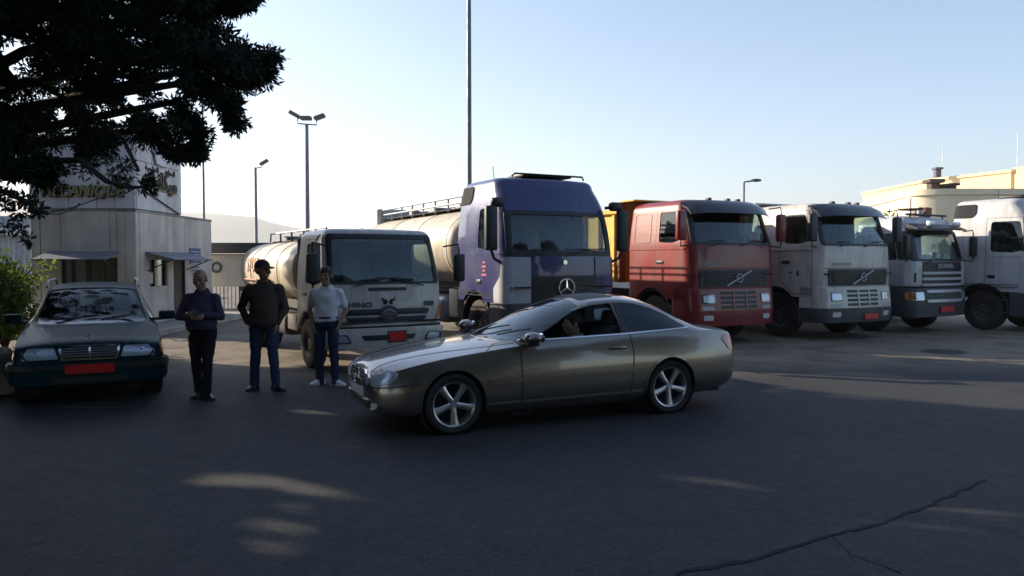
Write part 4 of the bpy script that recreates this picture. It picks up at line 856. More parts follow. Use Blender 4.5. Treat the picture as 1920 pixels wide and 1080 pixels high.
for s in (-1,1): 
    obj('horn_badge',tube([(.02-.005,s*.03,1.13),(.02,s*.045,1.165),(.02,s*.095,1.175),(.015,s*.115,1.215)],[.02,.022,.016,.006],6),mPlastic,t)
    fr(hb,'horn_badge',ell(s*.055,1.12,.028,.022),-.4,.3,mPlastic,t,.008)
obj('lettering',face_text('HINO',.115,.004,(.0-.022,-.47,1.095),(.09,1,0),(-.0,0,1),sx=1.35,bold=.004),mGreyP,t,smooth=0)
obj('lettering',face_text('500',.11,.004,(-.045,.74,1.095),(-.15,1,0),(0,0,1),sx=1.2,bold=.004),mGreyP,t,smooth=0)
fr(hb,'bumper_gap',rect(-1.03,1.03,.715,.755),-.5,.3,mDark,t,.006)
bl=[(.40,.03,-.55,w+.02,.14,.05),(.55,.05,-.55,w+.03,.15,.05),(.715,.045,-.55,w+.03,.15,.05)]
bb_=cab_base(bl,.10,.01,.0,6); bp=obj('bumper',boolean(shell(bb_,0,.05),cylsolid(.54,-2,2,40,'y',(-1.17,0,.42))),mWp,t)
obj('bumper_slot',piece(bb_,.006,.02,prism(rpoly([(-.42,.525),(.42,.525),(.48,.61),(-.48,.61)],.03,3),'x',-.3,.3)),mPlastic,bp)
for s in (-1,1):
    h=obj('headlight',piece(bb_,.006,.02,prism(rpoly([(.62*s,.49),(.98*s,.49),(1.0*s,.62),(.70*s,.64)],.04,3),'x',-.4,.3)),mGreyP,bp); obj('reflector',piece(bb_,.012,.016,prism(rpoly([(.66*s,.51),(.92*s,.51),(.92*s,.605),(.72*s,.62)],.03,3),'x',-.4,.3)),mRefl,h); obj('lens',piece(bb_,.02,.005,prism(rpoly([(.62*s,.49),(.98*s,.49),(1.0*s,.62),(.70*s,.64)],.04,3),'x',-.4,.3)),mLens,h)
    fr(hb,'turn_signal',rpoly([(.86*s,.82),(1.0*s,.90),(1.03*s,1.16),(.97*s,1.10)],.03,3),-.5,.3,mAmb,t,.012)
    truck_mirror(t,.06,w*s,1.46,1.93,.2,.12,True,None,s,.24)
    obj('door_step',rbox(-.62,-.25,s*w-.12 if s>0 else -w-.04,s*w+.04 if s>0 else -w+.12,.42,.47,.01,1),mChas,t)
obj('plate_frame',rbox(.045,.062,-.035,.295,.485,.67,.006,1),mPlastic,t); obj('number_plate',rbox(.052,.068,-.02,.28,.50,.655,.006,1),mPlateR,t)
for y,q in ((-.6,1),(.62,-1)): obj('wiper',J(tube([(.02,y,1.40),(-.02,y+.25*q,1.46),(-.05,y+.55*q,1.52)],.013,6),tube([(-.04,y+.15*q,1.50),(-.05,y+.8*q,1.535)],.010,5)),mPlastic,t)
cab_interior(t,-.45,w,1.25,1.42); obj('roof_grip',tube([(-.5,-w-.02,2.12),(-.35,-w-.03,2.18),(-.26,-w-.02,2.22)],.012,5),mPlastic,t)
chassis(t,-.4,-6.6,.75); tw=TWheels(t,.41,.25,mTread)
for y in (-.88,.88): tw.add(-1.17,y); tw.add(-5.1,y); tw.add(-5.1,y*.68)
rings=[]
for x,k in ((-1.92,.90),(-1.96,.97),(-2.02,1),(-6.35,1),(-6.47,.97),(-6.55,.86),(-6.60,.6),(-6.62,.1)): rings.append([(x,.99*k*math.copysign(abs(math.cos(a))**.75,math.cos(a)),1.62+.60*k*math.copysign(abs(math.sin(a))**.8,math.sin(a))) for a in np.linspace(0,2*PI,48,endpoint=False)])
tk=obj('tank',fixn(loft(rings)),mTank,t,smooth=40)
for x in (-2.05,-3.2,-4.3,-5.4,-6.3):
    obj('tank_band',fixn(loft([[(x+dx,(.99+e)*math.copysign(abs(math.cos(a))**.75,math.cos(a)),1.62+(.60+e)*math.copysign(abs(math.sin(a))**.8,math.sin(a))) for a in np.linspace(0,2*PI,48,endpoint=False)] for dx,e in ((-.03,.0),(-.025,.012),(.025,.012),(.03,0))],cap=False)),mTank,tk)
obj('lettering',face_text('STOP',.42,.004,(-5.25,-.999,1.72),(1,0,0),(0,.12,1),sx=1.0,bold=.006),M('tank_red_print',(.52,.27,.20),.6),tk,smooth=0)
for k,(x,wd) in enumerate(((-4.0,.8),(-5.4,1.2))): obj('painted_line',box(x-wd/2,x+wd/2,-1.004,-.985,1.40,1.43),MATS['tank_red_print'],tk,smooth=0)
obj('walkway',rbox(-6.2,-2.2,-.32,.32,2.225,2.245,.005,1),mChas,tk)
for s in (-1,1):
    obj('rail',tube([(-6.3,.34*s,2.24),(-6.25,.34*s,2.42),(-2.15,.34*s,2.42),(-2.1,.34*s,2.24)],.018,6),mSteel,tk)
    for x in (-5.4,-4.5,-3.6,-2.8): obj('rail_post',tube([(x,.34*s,2.22),(x,.34*s,2.42)],.02,6),mChas,tk)
for x in (-5.5,-3.6): obj('manhole_lid',cyl(.24,2.22,2.34,20,'z') if False else T(cyl(.24,0,.13,20,'z'),(x,0,2.22)),mSteel,tk)
for s in (-1,1): obj('side_skirt',rbox(-6.5,-2.1,s*.93-.03,s*.93+.03,.86,1.14,.01,1) if False else J(rbox(-6.55,-5.85,s*.95-.04,s*.95+.04,.7,1.12,.02,1)),mWp,t)
obj('tank_cradle',rbox(-6.3,-2.1,-.6,.6,.87,1.12,.02,1),mChas,t); obj('cab_back_frame',J(rbox(-1.90,-1.80,-.95,-.85,.7,2.2,.01,1),rbox(-1.90,-1.80,.85,.95,.7,2.2,.01,1),rbox(-1.9,-1.8,-.85,.85,1.0,1.3,.01,1)),mChas,t)
obj('battery_box',rbox(-2.6,-1.95,-.95,-.55,.55,.84,.03),mChas,t); obj('fuel_tank',T(rbox(-.5,.5,-.22,.22,-.22,.22,.12,3),(-3.3,-.72,.62)),mChas,t)
for s in (-1,1): obj('mudguard',T(lathe([(.47,-.2),(.47,.2)],40),(-5.1,.8*s,.41)),mChas,t)
# ---------------- heavy cab builders
def heavy_back(t,x0,x1,R0=.52,axles=(-4.9,-6.25),w=1.16):
    chassis(t,-.6,x1,.95); tw=TWheels(t,R0,.30)
    for y in (-w+.16,w-.16):
        tw.add(x0,y)
        for a in axles: tw.add(a,y)
    return tw
def volvo(label,px,d,theta,paint,lowpaint,side_low,bodycol,badge):
    t=thing('dump_truck',label,'truck'); place(t,px,d,theta,2.5); w=1.25
    lv=[(.98,-.02,-2.28,w,.20,.10),(1.6,0,-2.28,w,.22,.10),(2.15,-.03,-2.28,w-.005,.24,.10),(2.35,-.09,-2.28,w-.02,.24,.10),(2.92,-.29,-2.26,w-.07,.22,.12)]
    b=cab_base(lv,.16,.22,.05)
    wind=rpoly([(-1.05,2.21),(1.05,2.21),(.97,2.86),(-.97,2.86)],.10,4); seal=rpoly([(-1.16,2.15),(1.16,2.15),(1.10,2.93),(-1.10,2.93)],.10,4)
    sw=rpoly([(-.40,2.27),(-.58,2.88),(-1.16,2.88),(-1.16,2.22),(-.7,2.20)],.07,4)
    build_cab(t,b,paint,[sw],wind,(-.75,.3),[(-1.40,.55,.66)],None,gTruck,seal)
    door_seam(t,b,[(-.34,1.05),(-.34,2.2),(-.52,2.97),(-1.27,2.97),(-1.27,1.36),(-1.0,1.12),(-.9,1.05)])
    for s in (-1,1):
        pc=rpoly(rect(-2.05,-1.45,2.2,2.88),.08,4); pi=rpoly(rect(-2.03,-1.47,2.22,2.86),.08,4)
        obj('sleeper_panel',piece(b,.008,.012,prism(pc,'y',.3*s,2*s),prism(pi,'y',-3,3)),paint,t)
        obj('waist_line',piece(b,.016,.02,prism(rect(-2.3,-.3,2.055,2.085),'y',.3*s,2*s)),paint,t)
        obj('door_handle',rbox(-1.22,-.98,s*w-.02,s*w+.02,1.74,1.82,.02),mPlastic,t)
        truck_mirror(t,-.16,1.19*s,2.24,2.86,.24,.13,True,paint if paint is mRed else mPlastic,s,.26)
        obj('entry_step',J(rbox(-.95,-.30,s*1.10-.1,s*1.10+.1,.45,.50,.01,1),rbox(-.95,-.3,s*1.12-.1,s*1.12+.1,.78,.83,.01,1)),mChas,t)
        obj('mudguard',T(piece_arc(.60,.66),(-1.40,s*1.06,.55)),mChas,t)
    # visor
    vz=[]
    for y in np.linspace(-1.13,1.13,15):
        x=-.16*(y/1.25)**2-.05*abs(y)**6; vz.append([(x-.34,y,3.13-.03*abs(y)**4),(x-.10,y,3.02-.04*abs(y)**4),(x+.02,y,2.84-.02*abs(y)**4),(x-.0,y,2.83-.02*abs(y)**4),(x-.14,y,2.98-.04*abs(y)**4),(x-.36,y,3.08-.03*abs(y)**4)])
    obj('sun_visor',fixn(loft(vz)),M('visor_smoke',(.018,.024,.032),.25,coat=.6),t)
    fr(b,'front_seam',rect(-1.1,1.1,1.635,1.65),-.5,.3,mPlastic,t,.004)
    g=fr(b,'grille',rpoly([(-.98,1.25),(.98,1.25),(1.0,1.62),(-1.0,1.62)],.04,3),-.5,.3,mGreyP if side_low else mPlastic,t,.02,.03)
    for z in np.linspace(1.31,1.56,5): fr(b,'grille_slat',rect(-.88,.88,z-.018,z+.018),-.5,.3,mPlastic,t,.032,.02,None,g)
    obj('grille_diagonal',T(box(-.008,.008,-.38,.38,-.017,.017),(.05,.0,1.44),rotx(.43)),mMidG,g); obj('emblem',T(torus(.085,.014,24,6,'x'),(.06,0,1.44)),mMidG,g)
    obj('lettering',face_text(badge[0],.11,.004,(-.035,-.62,1.73),(.13,1,0),sx=1.5,bold=.002),mMidG,t,smooth=0)
    obj('lettering',face_text(badge[1],.10,.004,(-.055,.80,1.36),(-.2,1,0),sx=1.1),mMidG,g,smooth=0)
    bl=[(.42,.06,-.72,w-.02,.26,.06),(.70,.09,-.72,w,.28,.06),(1.20,.04,-.72,w,.26,.06)]; bb=cab_base(bl,.16,.02,.0,8)
    bs=boolean(shell(bb,0,.05),cylsolid(.66,-2,2,40,'y',(-1.40,0,.55)))
    bp=obj('bumper',bs,paint,t)
    if lowpaint is not paint: obj('bumper_lower',piece(bb,.012,.03,prism(rect(-1.3,1.3,.40,.74),'x',-.9,.4)),lowpaint,bp)
    for z in (.82,.92,1.02,1.12): obj('bumper_slot',piece(bb,.006,.02,prism(rpoly(rect(-.52,.52,z-.03,z+.03),.015,2),'x',-.4,.3)),mPlastic,bp)
    for k in (-.18,.18): obj('bumper_bar',piece(bb,.014,.02,prism(rect(k-.02,k+.02,.77,1.16),'x',-.4,.3)),paint,bp)
    for s in (-1,1):
        h=obj('headlight',piece(bb,.008,.02,prism(rpoly(rect(.66*s,.98*s,.90,1.10),.03,3),'x',-.5,.3)),mGreyP,bp); obj('reflector',piece(bb,.014,.02,prism(rpoly(rect(.69*s,.95*s,.925,1.075),.03,3),'x',-.5,.3)),mRefl,h); obj('lens',piece(bb,.024,.005,prism(rpoly(rect(.66*s,.98*s,.90,1.10),.03,3),'x',-.5,.3)),mLens,h)
        obj('turn_signal',piece(bb,.01,.02,prism(rpoly(rect(.70*s,.98*s,.76,.84),.02,3),'x',-.5,.3)),mMidG,bp); obj('fog_light',piece(bb,.016,.02,prism(rpoly(rect(.72*s,.95*s,.54,.65),.03,3),'x',-.5,.3)),mRefl,bp)
    for y,q in ((-.7,1),(.1,1)): obj('wiper',J(tube([(.0,y,2.14),(-.06,y+.25*q,2.2),(-.10,y+.5*q,2.25)],.014,6),tube([(-.08,y,2.24),(-.10,y+.75*q,2.26)],.011,5)),mPlastic,t)
    for y in (-.35,.2,.5): obj('roof_marker',rbox(-.62,-.5,y-.05,y+.05,3.13,3.20,.02),mPlastic,t)
    cab_interior(t,-.5,1.18,1.95,2.18); heavy_back(t,-1.40,-7.6)
    # tipping body
    if bodycol:
        x0,x1=-2.62,-7.5
        bd=obj('dump_body',J(box(x1,x0,-1.25,-1.19,1.35,2.92),box(x1,x0,1.19,1.25,1.35,2.92),box(x0-.06,x0,-1.19,1.19,1.35,3.2),box(x1,x0,-1.19,1.19,1.30,1.349),box(x1,x1+.06,-1.19,1.19,1.35,2.9)),bodycol,t,smooth=0)
        for x in np.linspace(x1+.1,x0-.15,8): 
            for s in (-1,1): obj('body_rib',rbox(x-.06,x+.06,s*1.29-.04,s*1.29+.04,1.32,2.9,.01,1),bodycol,bd)
        for s in (-1,1): obj('body_rim',rbox(x1-.02,x0+.02,s*1.26-.08,s*1.26+.08,2.92,3.04,.02,1),bodycol,bd)
        obj('body_canopy',rbox(x0-.02,x0+.5,-1.2,1.2,3.20,3.24,.01,1),bodycol,bd); obj('body_post',rbox(x0-.03,x0+.08,-1.30,-1.12,1.3,3.2,.01,1),M('rust_brown',(.20,.06,.025),.7,var=.3),bd)
    return t,b
def piece_arc(r0,r1,w=.3,a0=-.1,a1=PI+.1,n=24):
    A=np.linspace(a0,a1,n); rings=[[(r0*math.cos(a),-w/2,r0*math.sin(a)),(r1*math.cos(a),-w/2,r1*math.sin(a)),(r1*math.cos(a),w/2,r1*math.sin(a)),(r0*math.cos(a),w/2,r0*math.sin(a))] for a in A]
    return fixn(loft(rings))
mRed=M('truck_red',(.21,.012,.015),.38,0,.5,var=.22,vs=1.8,coat=.4); mYel=M('dump_yellow',(.66,.38,.03),.55,var=.25,vs=2)
vt,vb=volvo('red dump truck with dark sun visor and yellow tipping body','1300' and 1300,16.15,28,mRed,mRed,True,mYel,('VOLVO','FH12'))
vt2,vb2=volvo('white truck with dark sun visor, black grille and grey lower bumper',1545,17.2,28,mWp,mGreyP,False,M('dump_white',(.55,.53,.48),.6,var=.2,vs=2),('VOLVO','FH'))
pl=obj('number_plate',rbox(.105,.12,-.02,.44,.47,.60,.006,1),mPlateR,vt2)
obj('door_print',J(box(-1.0,-.9,-1.2525,-1.25,1.52,1.56),box(-.78,-.70,-1.2525,-1.25,1.46,1.58)),M('print_blue',(.06,.07,.2),.6),vt2,smooth=0)
# ---------------- blue tractor cab with star
def actros(label,px,d,theta,paint,rear,corner,name='tractor_truck'):
    t=thing(name,label,'truck'); place(t,px,d,theta,2.5); w=1.25
    lv=[(1.02,.0,-2.25,w,.20,.10),(1.5,.0,-2.25,w,.20,.10),(1.92,-.02,-2.25,w,.22,.10),(2.10,-.05,-2.25,w,.22,.10),(2.72,-.20,-2.25,w-.04,.22,.12),(2.95,-.30,-2.25,w-.07,.24,.14),(3.25,-.50,-2.23,w-.12,.26,.16)]
    b=cab_base(lv,.16,.16,.06)
    wind=rpoly([(-1.06,2.0),(1.06,2.0),(1.02,2.68),(-1.02,2.68)],.10,4); seal=rpoly([(-1.18,1.90),(1.18,1.90),(1.14,2.76),(-1.14,2.76)],.12,4)
    sw=rpoly([(-.36,2.08),(-.52,2.82),(-1.22,2.82),(-1.22,2.05),(-.7,2.02)],.08,4)
    build_cab(t,b,paint,[sw],wind,(-.75,.3),[(-1.42,.55,.68)],None,gTruck,seal)
    door_seam(t,b,[(-.32,1.10),(-.30,2.0),(-.48,2.92),(-1.33,2.92),(-1.33,1.32),(-1.33,1.30),(-1.0,1.15),(-.9,1.10)])
    for s in (-1,1):
        obj('air_intake',piece(b,.02,.04,prism(rpoly([(-2.3,2.95),(-1.72,2.95),(-1.62,3.05),(-1.62,3.30),(-2.3,3.30)],.05,3),'y',.3*s,2*s)),M('intake_grey',(.03,.031,.036),.8,0,.12),t)
        obj('waist_line',piece(b,.012,.02,prism(rect(-2.3,-.28,1.93,1.955),'y',.3*s,2*s)),paint,t)
        for z in (1.14,1.20): obj('lower_strip',piece(b,.008,.014,prism(rect(-2.3,-.5,z-.01,z+.01),'y',.3*s,2*s)),MATS['intake_grey'],t)
        obj('corner_panel',piece(b,.022,.03,prism(rpoly([(-.50,1.0),(.2,1.0),(.2,1.88),(-.22,1.88),(-.26,1.5),(-.5,1.3)],.04,3),'y',.72*s,2*s)),corner if s<0 else paint,t)
        obj('door_handle',rbox(-1.28,-1.08,s*w-.02,s*w+.025,1.36,1.45,.02),mPlastic,t)
        m=truck_mirror(t,-.20,1.21*s,2.0,2.82,.24,.14,False,mPlastic,s,.26); obj('mirror_arm',J(tube([(-.35,1.15*s,2.86),(-.22,1.42*s,2.92),(-.2,1.47*s,2.8)],.03,8),tube([(-.2,1.47*s,2.02),(-.22,1.40*s,1.86),(-.28,1.24*s,1.78)],.03,8)),mPlastic,m); obj('wide_mirror',rbox(-.32,-.16,1.32*s-.13,1.32*s+.13,2.80,2.98,.06,3),mPlastic,m)
        obj('mudguard',T(piece_arc(.62,.68),(-1.42,s*1.06,.55)),mChas,t)
        obj('entry_step',J(rbox(-.95,-.30,s*1.10-.1,s*1.10+.1,.45,.50,.01,1),rbox(-.95,-.3,s*1.12-.1,s*1.12+.1,.78,.83,.01,1)),mChas,t)
    g=fr(b,'grille',rpoly([(-.74,1.03),(1.0,1.03),(1.02,1.52),(-.74,1.52)],.04,3),-.5,.3,mPlastic,t,.02,.03)
    for z in np.linspace(1.1,1.46,5): fr(b,'grille_slat',rect(-.70,.95,z-.025,z+.025),-.5,.3,mPlastic,t,.036,.02,None,g)
    obj('star_emblem',T(J(torus(.17,.014,32,6,'x'),*[T(fixn(loft([[(-.012,-.02,0),(.012,-.02,0),(.012,.02,0),(-.012,.02,0)],[(-.004,-.004,.165),(.004,-.004,.165),(.004,.004,.165),(-.004,.004,.165)]])),rot=rotx(a)) for a in (0,2*PI/3,4*PI/3)]),(.07,.0,1.30)),mChrome,g)
    obj('small_badge',T(cyl(.045,-.0,.012,18,'x'),(.005,0,1.78)),mChrome,t)
    bl=[(.40,.06,-.74,w-.02,.26,.06),(.70,.08,-.74,w,.28,.06),(1.0,.04,-.74,w,.26,.06)]; bb=cab_base(bl,.16,.02,.0,8)
    bp=obj('bumper',boolean(shell(bb,0,.05),cylsolid(.68,-2,2,40,'y',(-1.42,0,.55))),mGreyP,t)
    for s in (-1,1):
        h=obj('headlight',piece(bb,.008,.02,prism(rpoly(rect(.64*s,1.05*s,.66,.88),.05,3),'x',-.5,.3)),mRefl,bp); obj('lens',piece(bb,.02,.005,prism(rpoly(rect(.64*s,1.05*s,.66,.88),.05,3),'x',-.5,.3)),mLens,h)
    for y,q in ((-.75,1),(.05,1)): obj('wiper',J(tube([(.02,y,1.90),(-.02,y+.25*q,1.97),(-.05,y+.5*q,2.02)],.014,6),tube([(-.05,y,2.02),(-.06,y+.85*q,2.04)],.011,5)),mPlastic,t)
    obj('roof_hatch',rbox(-1.4,-.75,-.5,.62,3.46,3.52,.02),mPlastic,t); obj('roof_bar',tube([(-.75,-.75,3.44),(-.72,-.70,3.50),(-.72,.85,3.50),(-.75,.9,3.44)],.02,6),mPlastic,t)
    obj('aerial',tube([(-1.2,-.9,3.40),(-1.22,-.92,3.68)],.008,5),mPlastic,t)
    cab_interior(t,-.45,1.18,1.75,1.98); heavy_back(t,-1.42,-8.6,axles=(-5.6,-6.95)); return t,b
mBlue=M('truck_blue',(.024,.029,.13),.30,.15,.5,var=.15,vs=1.5,coat=.7)
bt,bb2=actros('tall blue tractor cab with silver star hauling a cream tank','950' and 950,14.1,28,mBlue,True,mMidG,'tanker_truck')
for z,wd in ((1.78,.10),(1.70,.18),(1.62,.12),(1.54,.22)): obj('door_print',box(-.95-wd/2,-.95+wd/2,-1.2535,-1.25,z-.022,z+.022),M('print_red',(.36,.05,.10),.6),bt,smooth=0)
rings=[]
for x,k in ((-2.50,.55),(-2.53,.80),(-2.60,.94),(-2.72,1),(-8.9,1),(-9.05,.95),(-9.15,.8),(-9.2,.3)): rings.append([(x,1.24*k*math.copysign(abs(math.cos(a))**.85,math.cos(a)),2.1+.88*k*math.copysign(abs(math.sin(a))**.9,math.sin(a))) for a in np.linspace(0,2*PI,52,endpoint=False)])
tk=obj('tank',fixn(loft(rings)),mTank,bt,smooth=40); obj('tank_cradle',rbox(-8.8,-2.7,-.7,.7,1.08,1.5,.02,1),mChas,bt)
for x in (-2.85,-4.8,-6.8,-8.7): obj('tank_band',fixn(loft([[(x+dx,(1.24+e)*math.copysign(abs(math.cos(a))**.85,math.cos(a)),2.1+(.88+e)*math.copysign(abs(math.sin(a))**.9,math.sin(a))) for a in np.linspace(0,2*PI,52,endpoint=False)] for dx,e in ((-.03,.0),(-.025,.012),(.025,.012),(.03,0))],cap=False)),mTank,tk)
obj('walkway',rbox(-8.9,-2.6,-.55,.55,3.0,3.02,.005,1),mChas,tk)
for s in (-1,1):
    for z in (3.12,3.26): obj('rail',tube([(-8.9,.6*s,z),(-2.6,.6*s,z)],.022,6),mSteel,tk)
    for x in np.linspace(-8.9,-2.6,9): obj('rail_post',tube([(x,.6*s,2.95),(x,.6*s,3.27)],.022,6),mSteel,tk)
for x in (-7.6,-6.0,-4.4): obj('manhole_lid',T(cyl(.27,0,.16,20,'z'),(x,0,3.0)),mSteel,tk)
obj('hose_box',rbox(-9.3,-8.95,-.75,.55,2.75,3.30,.03,1),mMidG,tk)
for x in (-3.7,): obj('fuel_tank',T(rbox(-.6,.6,-.3,.3,-.3,.3,.14,3),(x,-.9,.75)),mSteel,bt)
obj('side_box',rbox(-2.75,-2.3,-1.22,-.7,.62,1.25,.05),M('box_cream',(.50,.45,.33),.5),bt)
# ---------------- white and black-grille truck
t=thing('grille_truck','white truck with slatted white grille, black cab corners and roof gear','truck'); place(t,1716,18.8,30,2.42); w=1.21
lv=[(1.18,.0,-1.75,w,.30,.10),(1.7,.0,-1.75,w,.32,.10),(1.85,-.03,-1.75,w-.01,.32,.10),(2.55,-.22,-1.75,w-.06,.30,.12),(2.66,-.28,-1.74,w-.08,.30,.13)]
b=cab_base(lv,.18,.28,.05)
wind=rpoly([(-1.02,1.86),(1.02,1.86),(.95,2.50),(-.95,2.50)],.10,4); seal=rpoly([(-1.12,1.80),(1.12,1.80),(1.05,2.57),(-1.05,2.57)],.10,4)
sw=rpoly([(-.48,1.84),(-.62,2.50),(-1.35,2.50),(-1.35,1.80)],.07,4)
build_cab(t,b,mWp2,[sw],wind,(-.8,.3),[(-1.30,.55,.66)],None,gTruck,seal); door_seam(t,b,[(-.42,1.2),(-.42,1.8),(-.56,2.58),(-1.45,2.58),(-1.45,1.22)])
fr(b,'badge_band',rpoly(rect(-.86,.86,1.56,1.79),.04,3),-.6,.3,mPlastic,t,.012); obj('lettering',face_text('SCANIA',.14,.004,(.03,.0,1.68),(0,1,0),sx=1.3,bold=.003),mMidG,t,smooth=0)
g=fr(b,'grille',rpoly(rect(-.80,.80,1.19,1.56),.03,3),-.6,.3,mPlastic,t,.012)
for z in (1.22,1.365,1.51): obj('grille_slat',piece(b,.05,.05,prism(rpoly(rect(-.84,.84,z-.032,z+.032),.015,3),'x',-.6,.3)),mWp2,g)
for s in (-1,1):
    obj('corner_panel',piece(b,.03,.03,prism(rpoly([(.84*s,1.2),(1.22*s,1.2),(1.22*s,1.80),(.84*s,1.80)],.04,3),'x',-.6,.3)),mWp2,t)
    obj('corner_slot',piece(b,.036,.03,prism(rpoly(rect(1.02*s,1.07*s,1.28,1.52),.02,3),'x',-.6,.3)),mPlastic,t)
    obj('pillar_trim',piece(b,.012,.02,prism(rpoly([(-.46,1.84),(.0,1.84),(-.1,2.55),(-.60,2.55)],.03,3),'y',.9*s,2*s)),mPlastic,t)
    truck_mirror(t,-.10,1.17*s,1.92,2.45,.22,.13,True,None,s,.25)
    obj('mudguard',T(piece_arc(.60,.66),(-1.30,s*1.04,.55)),mChas,t)
bl=[(.42,.05,-.68,w-.02,.28,.06),(.75,.07,-.68,w,.30,.06),(1.12,.03,-.68,w,.30,.06)]; bb=cab_base(bl,.18,.03,.0,8)
bp=obj('bumper',boolean(shell(bb,0,.05),cylsolid(.66,-2,2,40,'y',(-1.30,0,.55))),mGreyP,t)
for z in (.82,1.06): obj('bumper_slat',piece(bb,.04,.05,prism(rpoly(rect(-.72,.72,z-.035,z+.035),.015,3),'x',-.5,.3)),mWp2,bp)
for s in (-1,1):
    h=obj('headlight',piece(bb,.01,.02,prism(rpoly(rect(.80*s,1.18*s,.84,1.04),.03,3),'x',-.6,.3)),mRefl,bp); obj('lens',piece(bb,.022,.005,prism(rpoly(rect(.80*s,1.18*s,.84,1.04),.03,3),'x',-.6,.3)),mLens,h)
    obj('turn_signal',piece(bb,.012,.02,prism(rpoly(rect(1.05*s,1.2*s,.85,1.03),.02,3),'x',-.6,.3)),mAmb,h)
obj('number_plate',rbox(.085,.10,-.27,.27,.53,.68,.006,1),mPlateR,t)
vz=[]
for y in np.linspace(-1.05,1.05,13):
    x=-.18*(y/1.25)**2; vz.append([(x-.22,y,2.74),(x+.06,y,2.62),(x+.06,y,2.58),(x-.24,y,2.64)])
v_=obj('sun_visor',fixn(loft(vz)),M('visor_dark',(.03,.03,.035),.4),t)
for y in (-.55,.55): obj('roof_light',rbox(-.10,.02,y-.11,y+.11,2.68,2.80,.03),mRefl,v_)
obj('roof_rack',J(tube([(-.5,-.85,2.98),(-.5,.85,2.98)],.03,6),tube([(-.5,-.7,2.9),(-.5,-.7,2.98)],.02,5),tube([(-.5,.7,2.9),(-.5,.7,2.98)],.02,5)),mPlastic,t)
obj('roof_aerial',tube([(-.7,-.35,2.95),(-.7,-.35,3.42)],.016,5),mPlastic,t); obj('roof_dish',T(lathe([(.001,0),(.3,.03),(.32,.06)],18,'z'),(-.7,-.35,3.08)),mPlastic,t)
obj('roof_horn',T(cyl(.07,0,.22,12,'z'),(-.75,.1,2.98)),mWp,t); obj('roof_box',rbox(-1.1,-.8,.45,.75,2.97,3.22,.03),M('rust_box',(.25,.09,.04),.7),t); obj('roof_box',rbox(-1.1,-.8,-.0,.4,2.97,3.16,.05),mWp,t)
for y,q in ((-.7,1),(.1,1)): obj('wiper',tube([(.0,y,1.76),(-.04,y+.3*q,1.84),(-.06,y+.6*q,1.88)],.014,6),mPlastic,t)
cab_interior(t,-.5,1.12,1.60,1.82); heavy_back(t,-1.30,-7.4); obj('mixer_hull',T(lathe([(.3,-2.3),(.75,-2.1),(1.1,-1.2),(1.12,.3),(.8,1.6),(.5,2.1),(.3,2.15)],28,'x'),(-4.6,0,2.0),roty(.0)),mWp2,t); obj('mixer_frame',J(rbox(-6.9,-2.4,-.5,.5,1.07,1.2,.02,1),rbox(-2.6,-2.4,-.6,.6,1.2,2.0,.02,1)),mChas,t)
# ---------------- white tractor at the right edge
wt,wb_=actros('tall white tractor cab with dark roof intake beside the slatted-grille truck','x' and 1952,19.0,31,mWp2,True,mMidG)
obj('flat_body',J(rbox(-8.2,-2.6,-1.24,1.24,1.1,1.35,.02,1),rbox(-8.2,-8.1,-1.24,1.24,1.351,2.2,.02,1)),mWp,wt)

def streaks(m,dark,fac,sc=(5,5,.6)):
    n=m.node_tree; N=n.nodes; L=n.links; p=N['Principled BSDF']; src=p.inputs['Base Color'].links[0].from_socket
    tc=N.new('ShaderNodeTexCoord'); mp=N.new('ShaderNodeMapping'); mp.inputs['Scale'].default_value=sc; L.new(tc.outputs['Object'],mp.inputs[0])
    nz=N.new('ShaderNodeTexNoise'); nz.inputs['Scale'].default_value=1.3; nz.inputs['Detail'].default_value=6; nz.inputs['Roughness'].default_value=.7; L.new(mp.outputs[0],nz.inputs['Vector'])
    r=N.new('ShaderNodeValToRGB'); r.color_ramp.elements[0].position=.36; r.color_ramp.elements[1].position=.56; r.color_ramp.elements[0].color=(*dark,1); r.color_ramp.elements[1].color=(1,1,1,1); L.new(nz.outputs[0],r.inputs[0])
    x=N.new('ShaderNodeMix'); x.data_type='RGBA'; x.blend_type='MULTIPLY'; x.inputs[0].default_value=fac; L.new(src,x.inputs[6]); L.new(r.outputs[0],x.inputs[7]); L.new(x.outputs[2],p.inputs['Base Color'])
for m_,d_,f_ in ((mWp,(.62,.55,.45),.6),(mWp2,(.62,.57,.50),.6),(mRed,(.6,.55,.55),.6),(mTank,(.62,.48,.34),.7),(mBlue,(.7,.7,.75),.6)): streaks(m_,d_,f_)
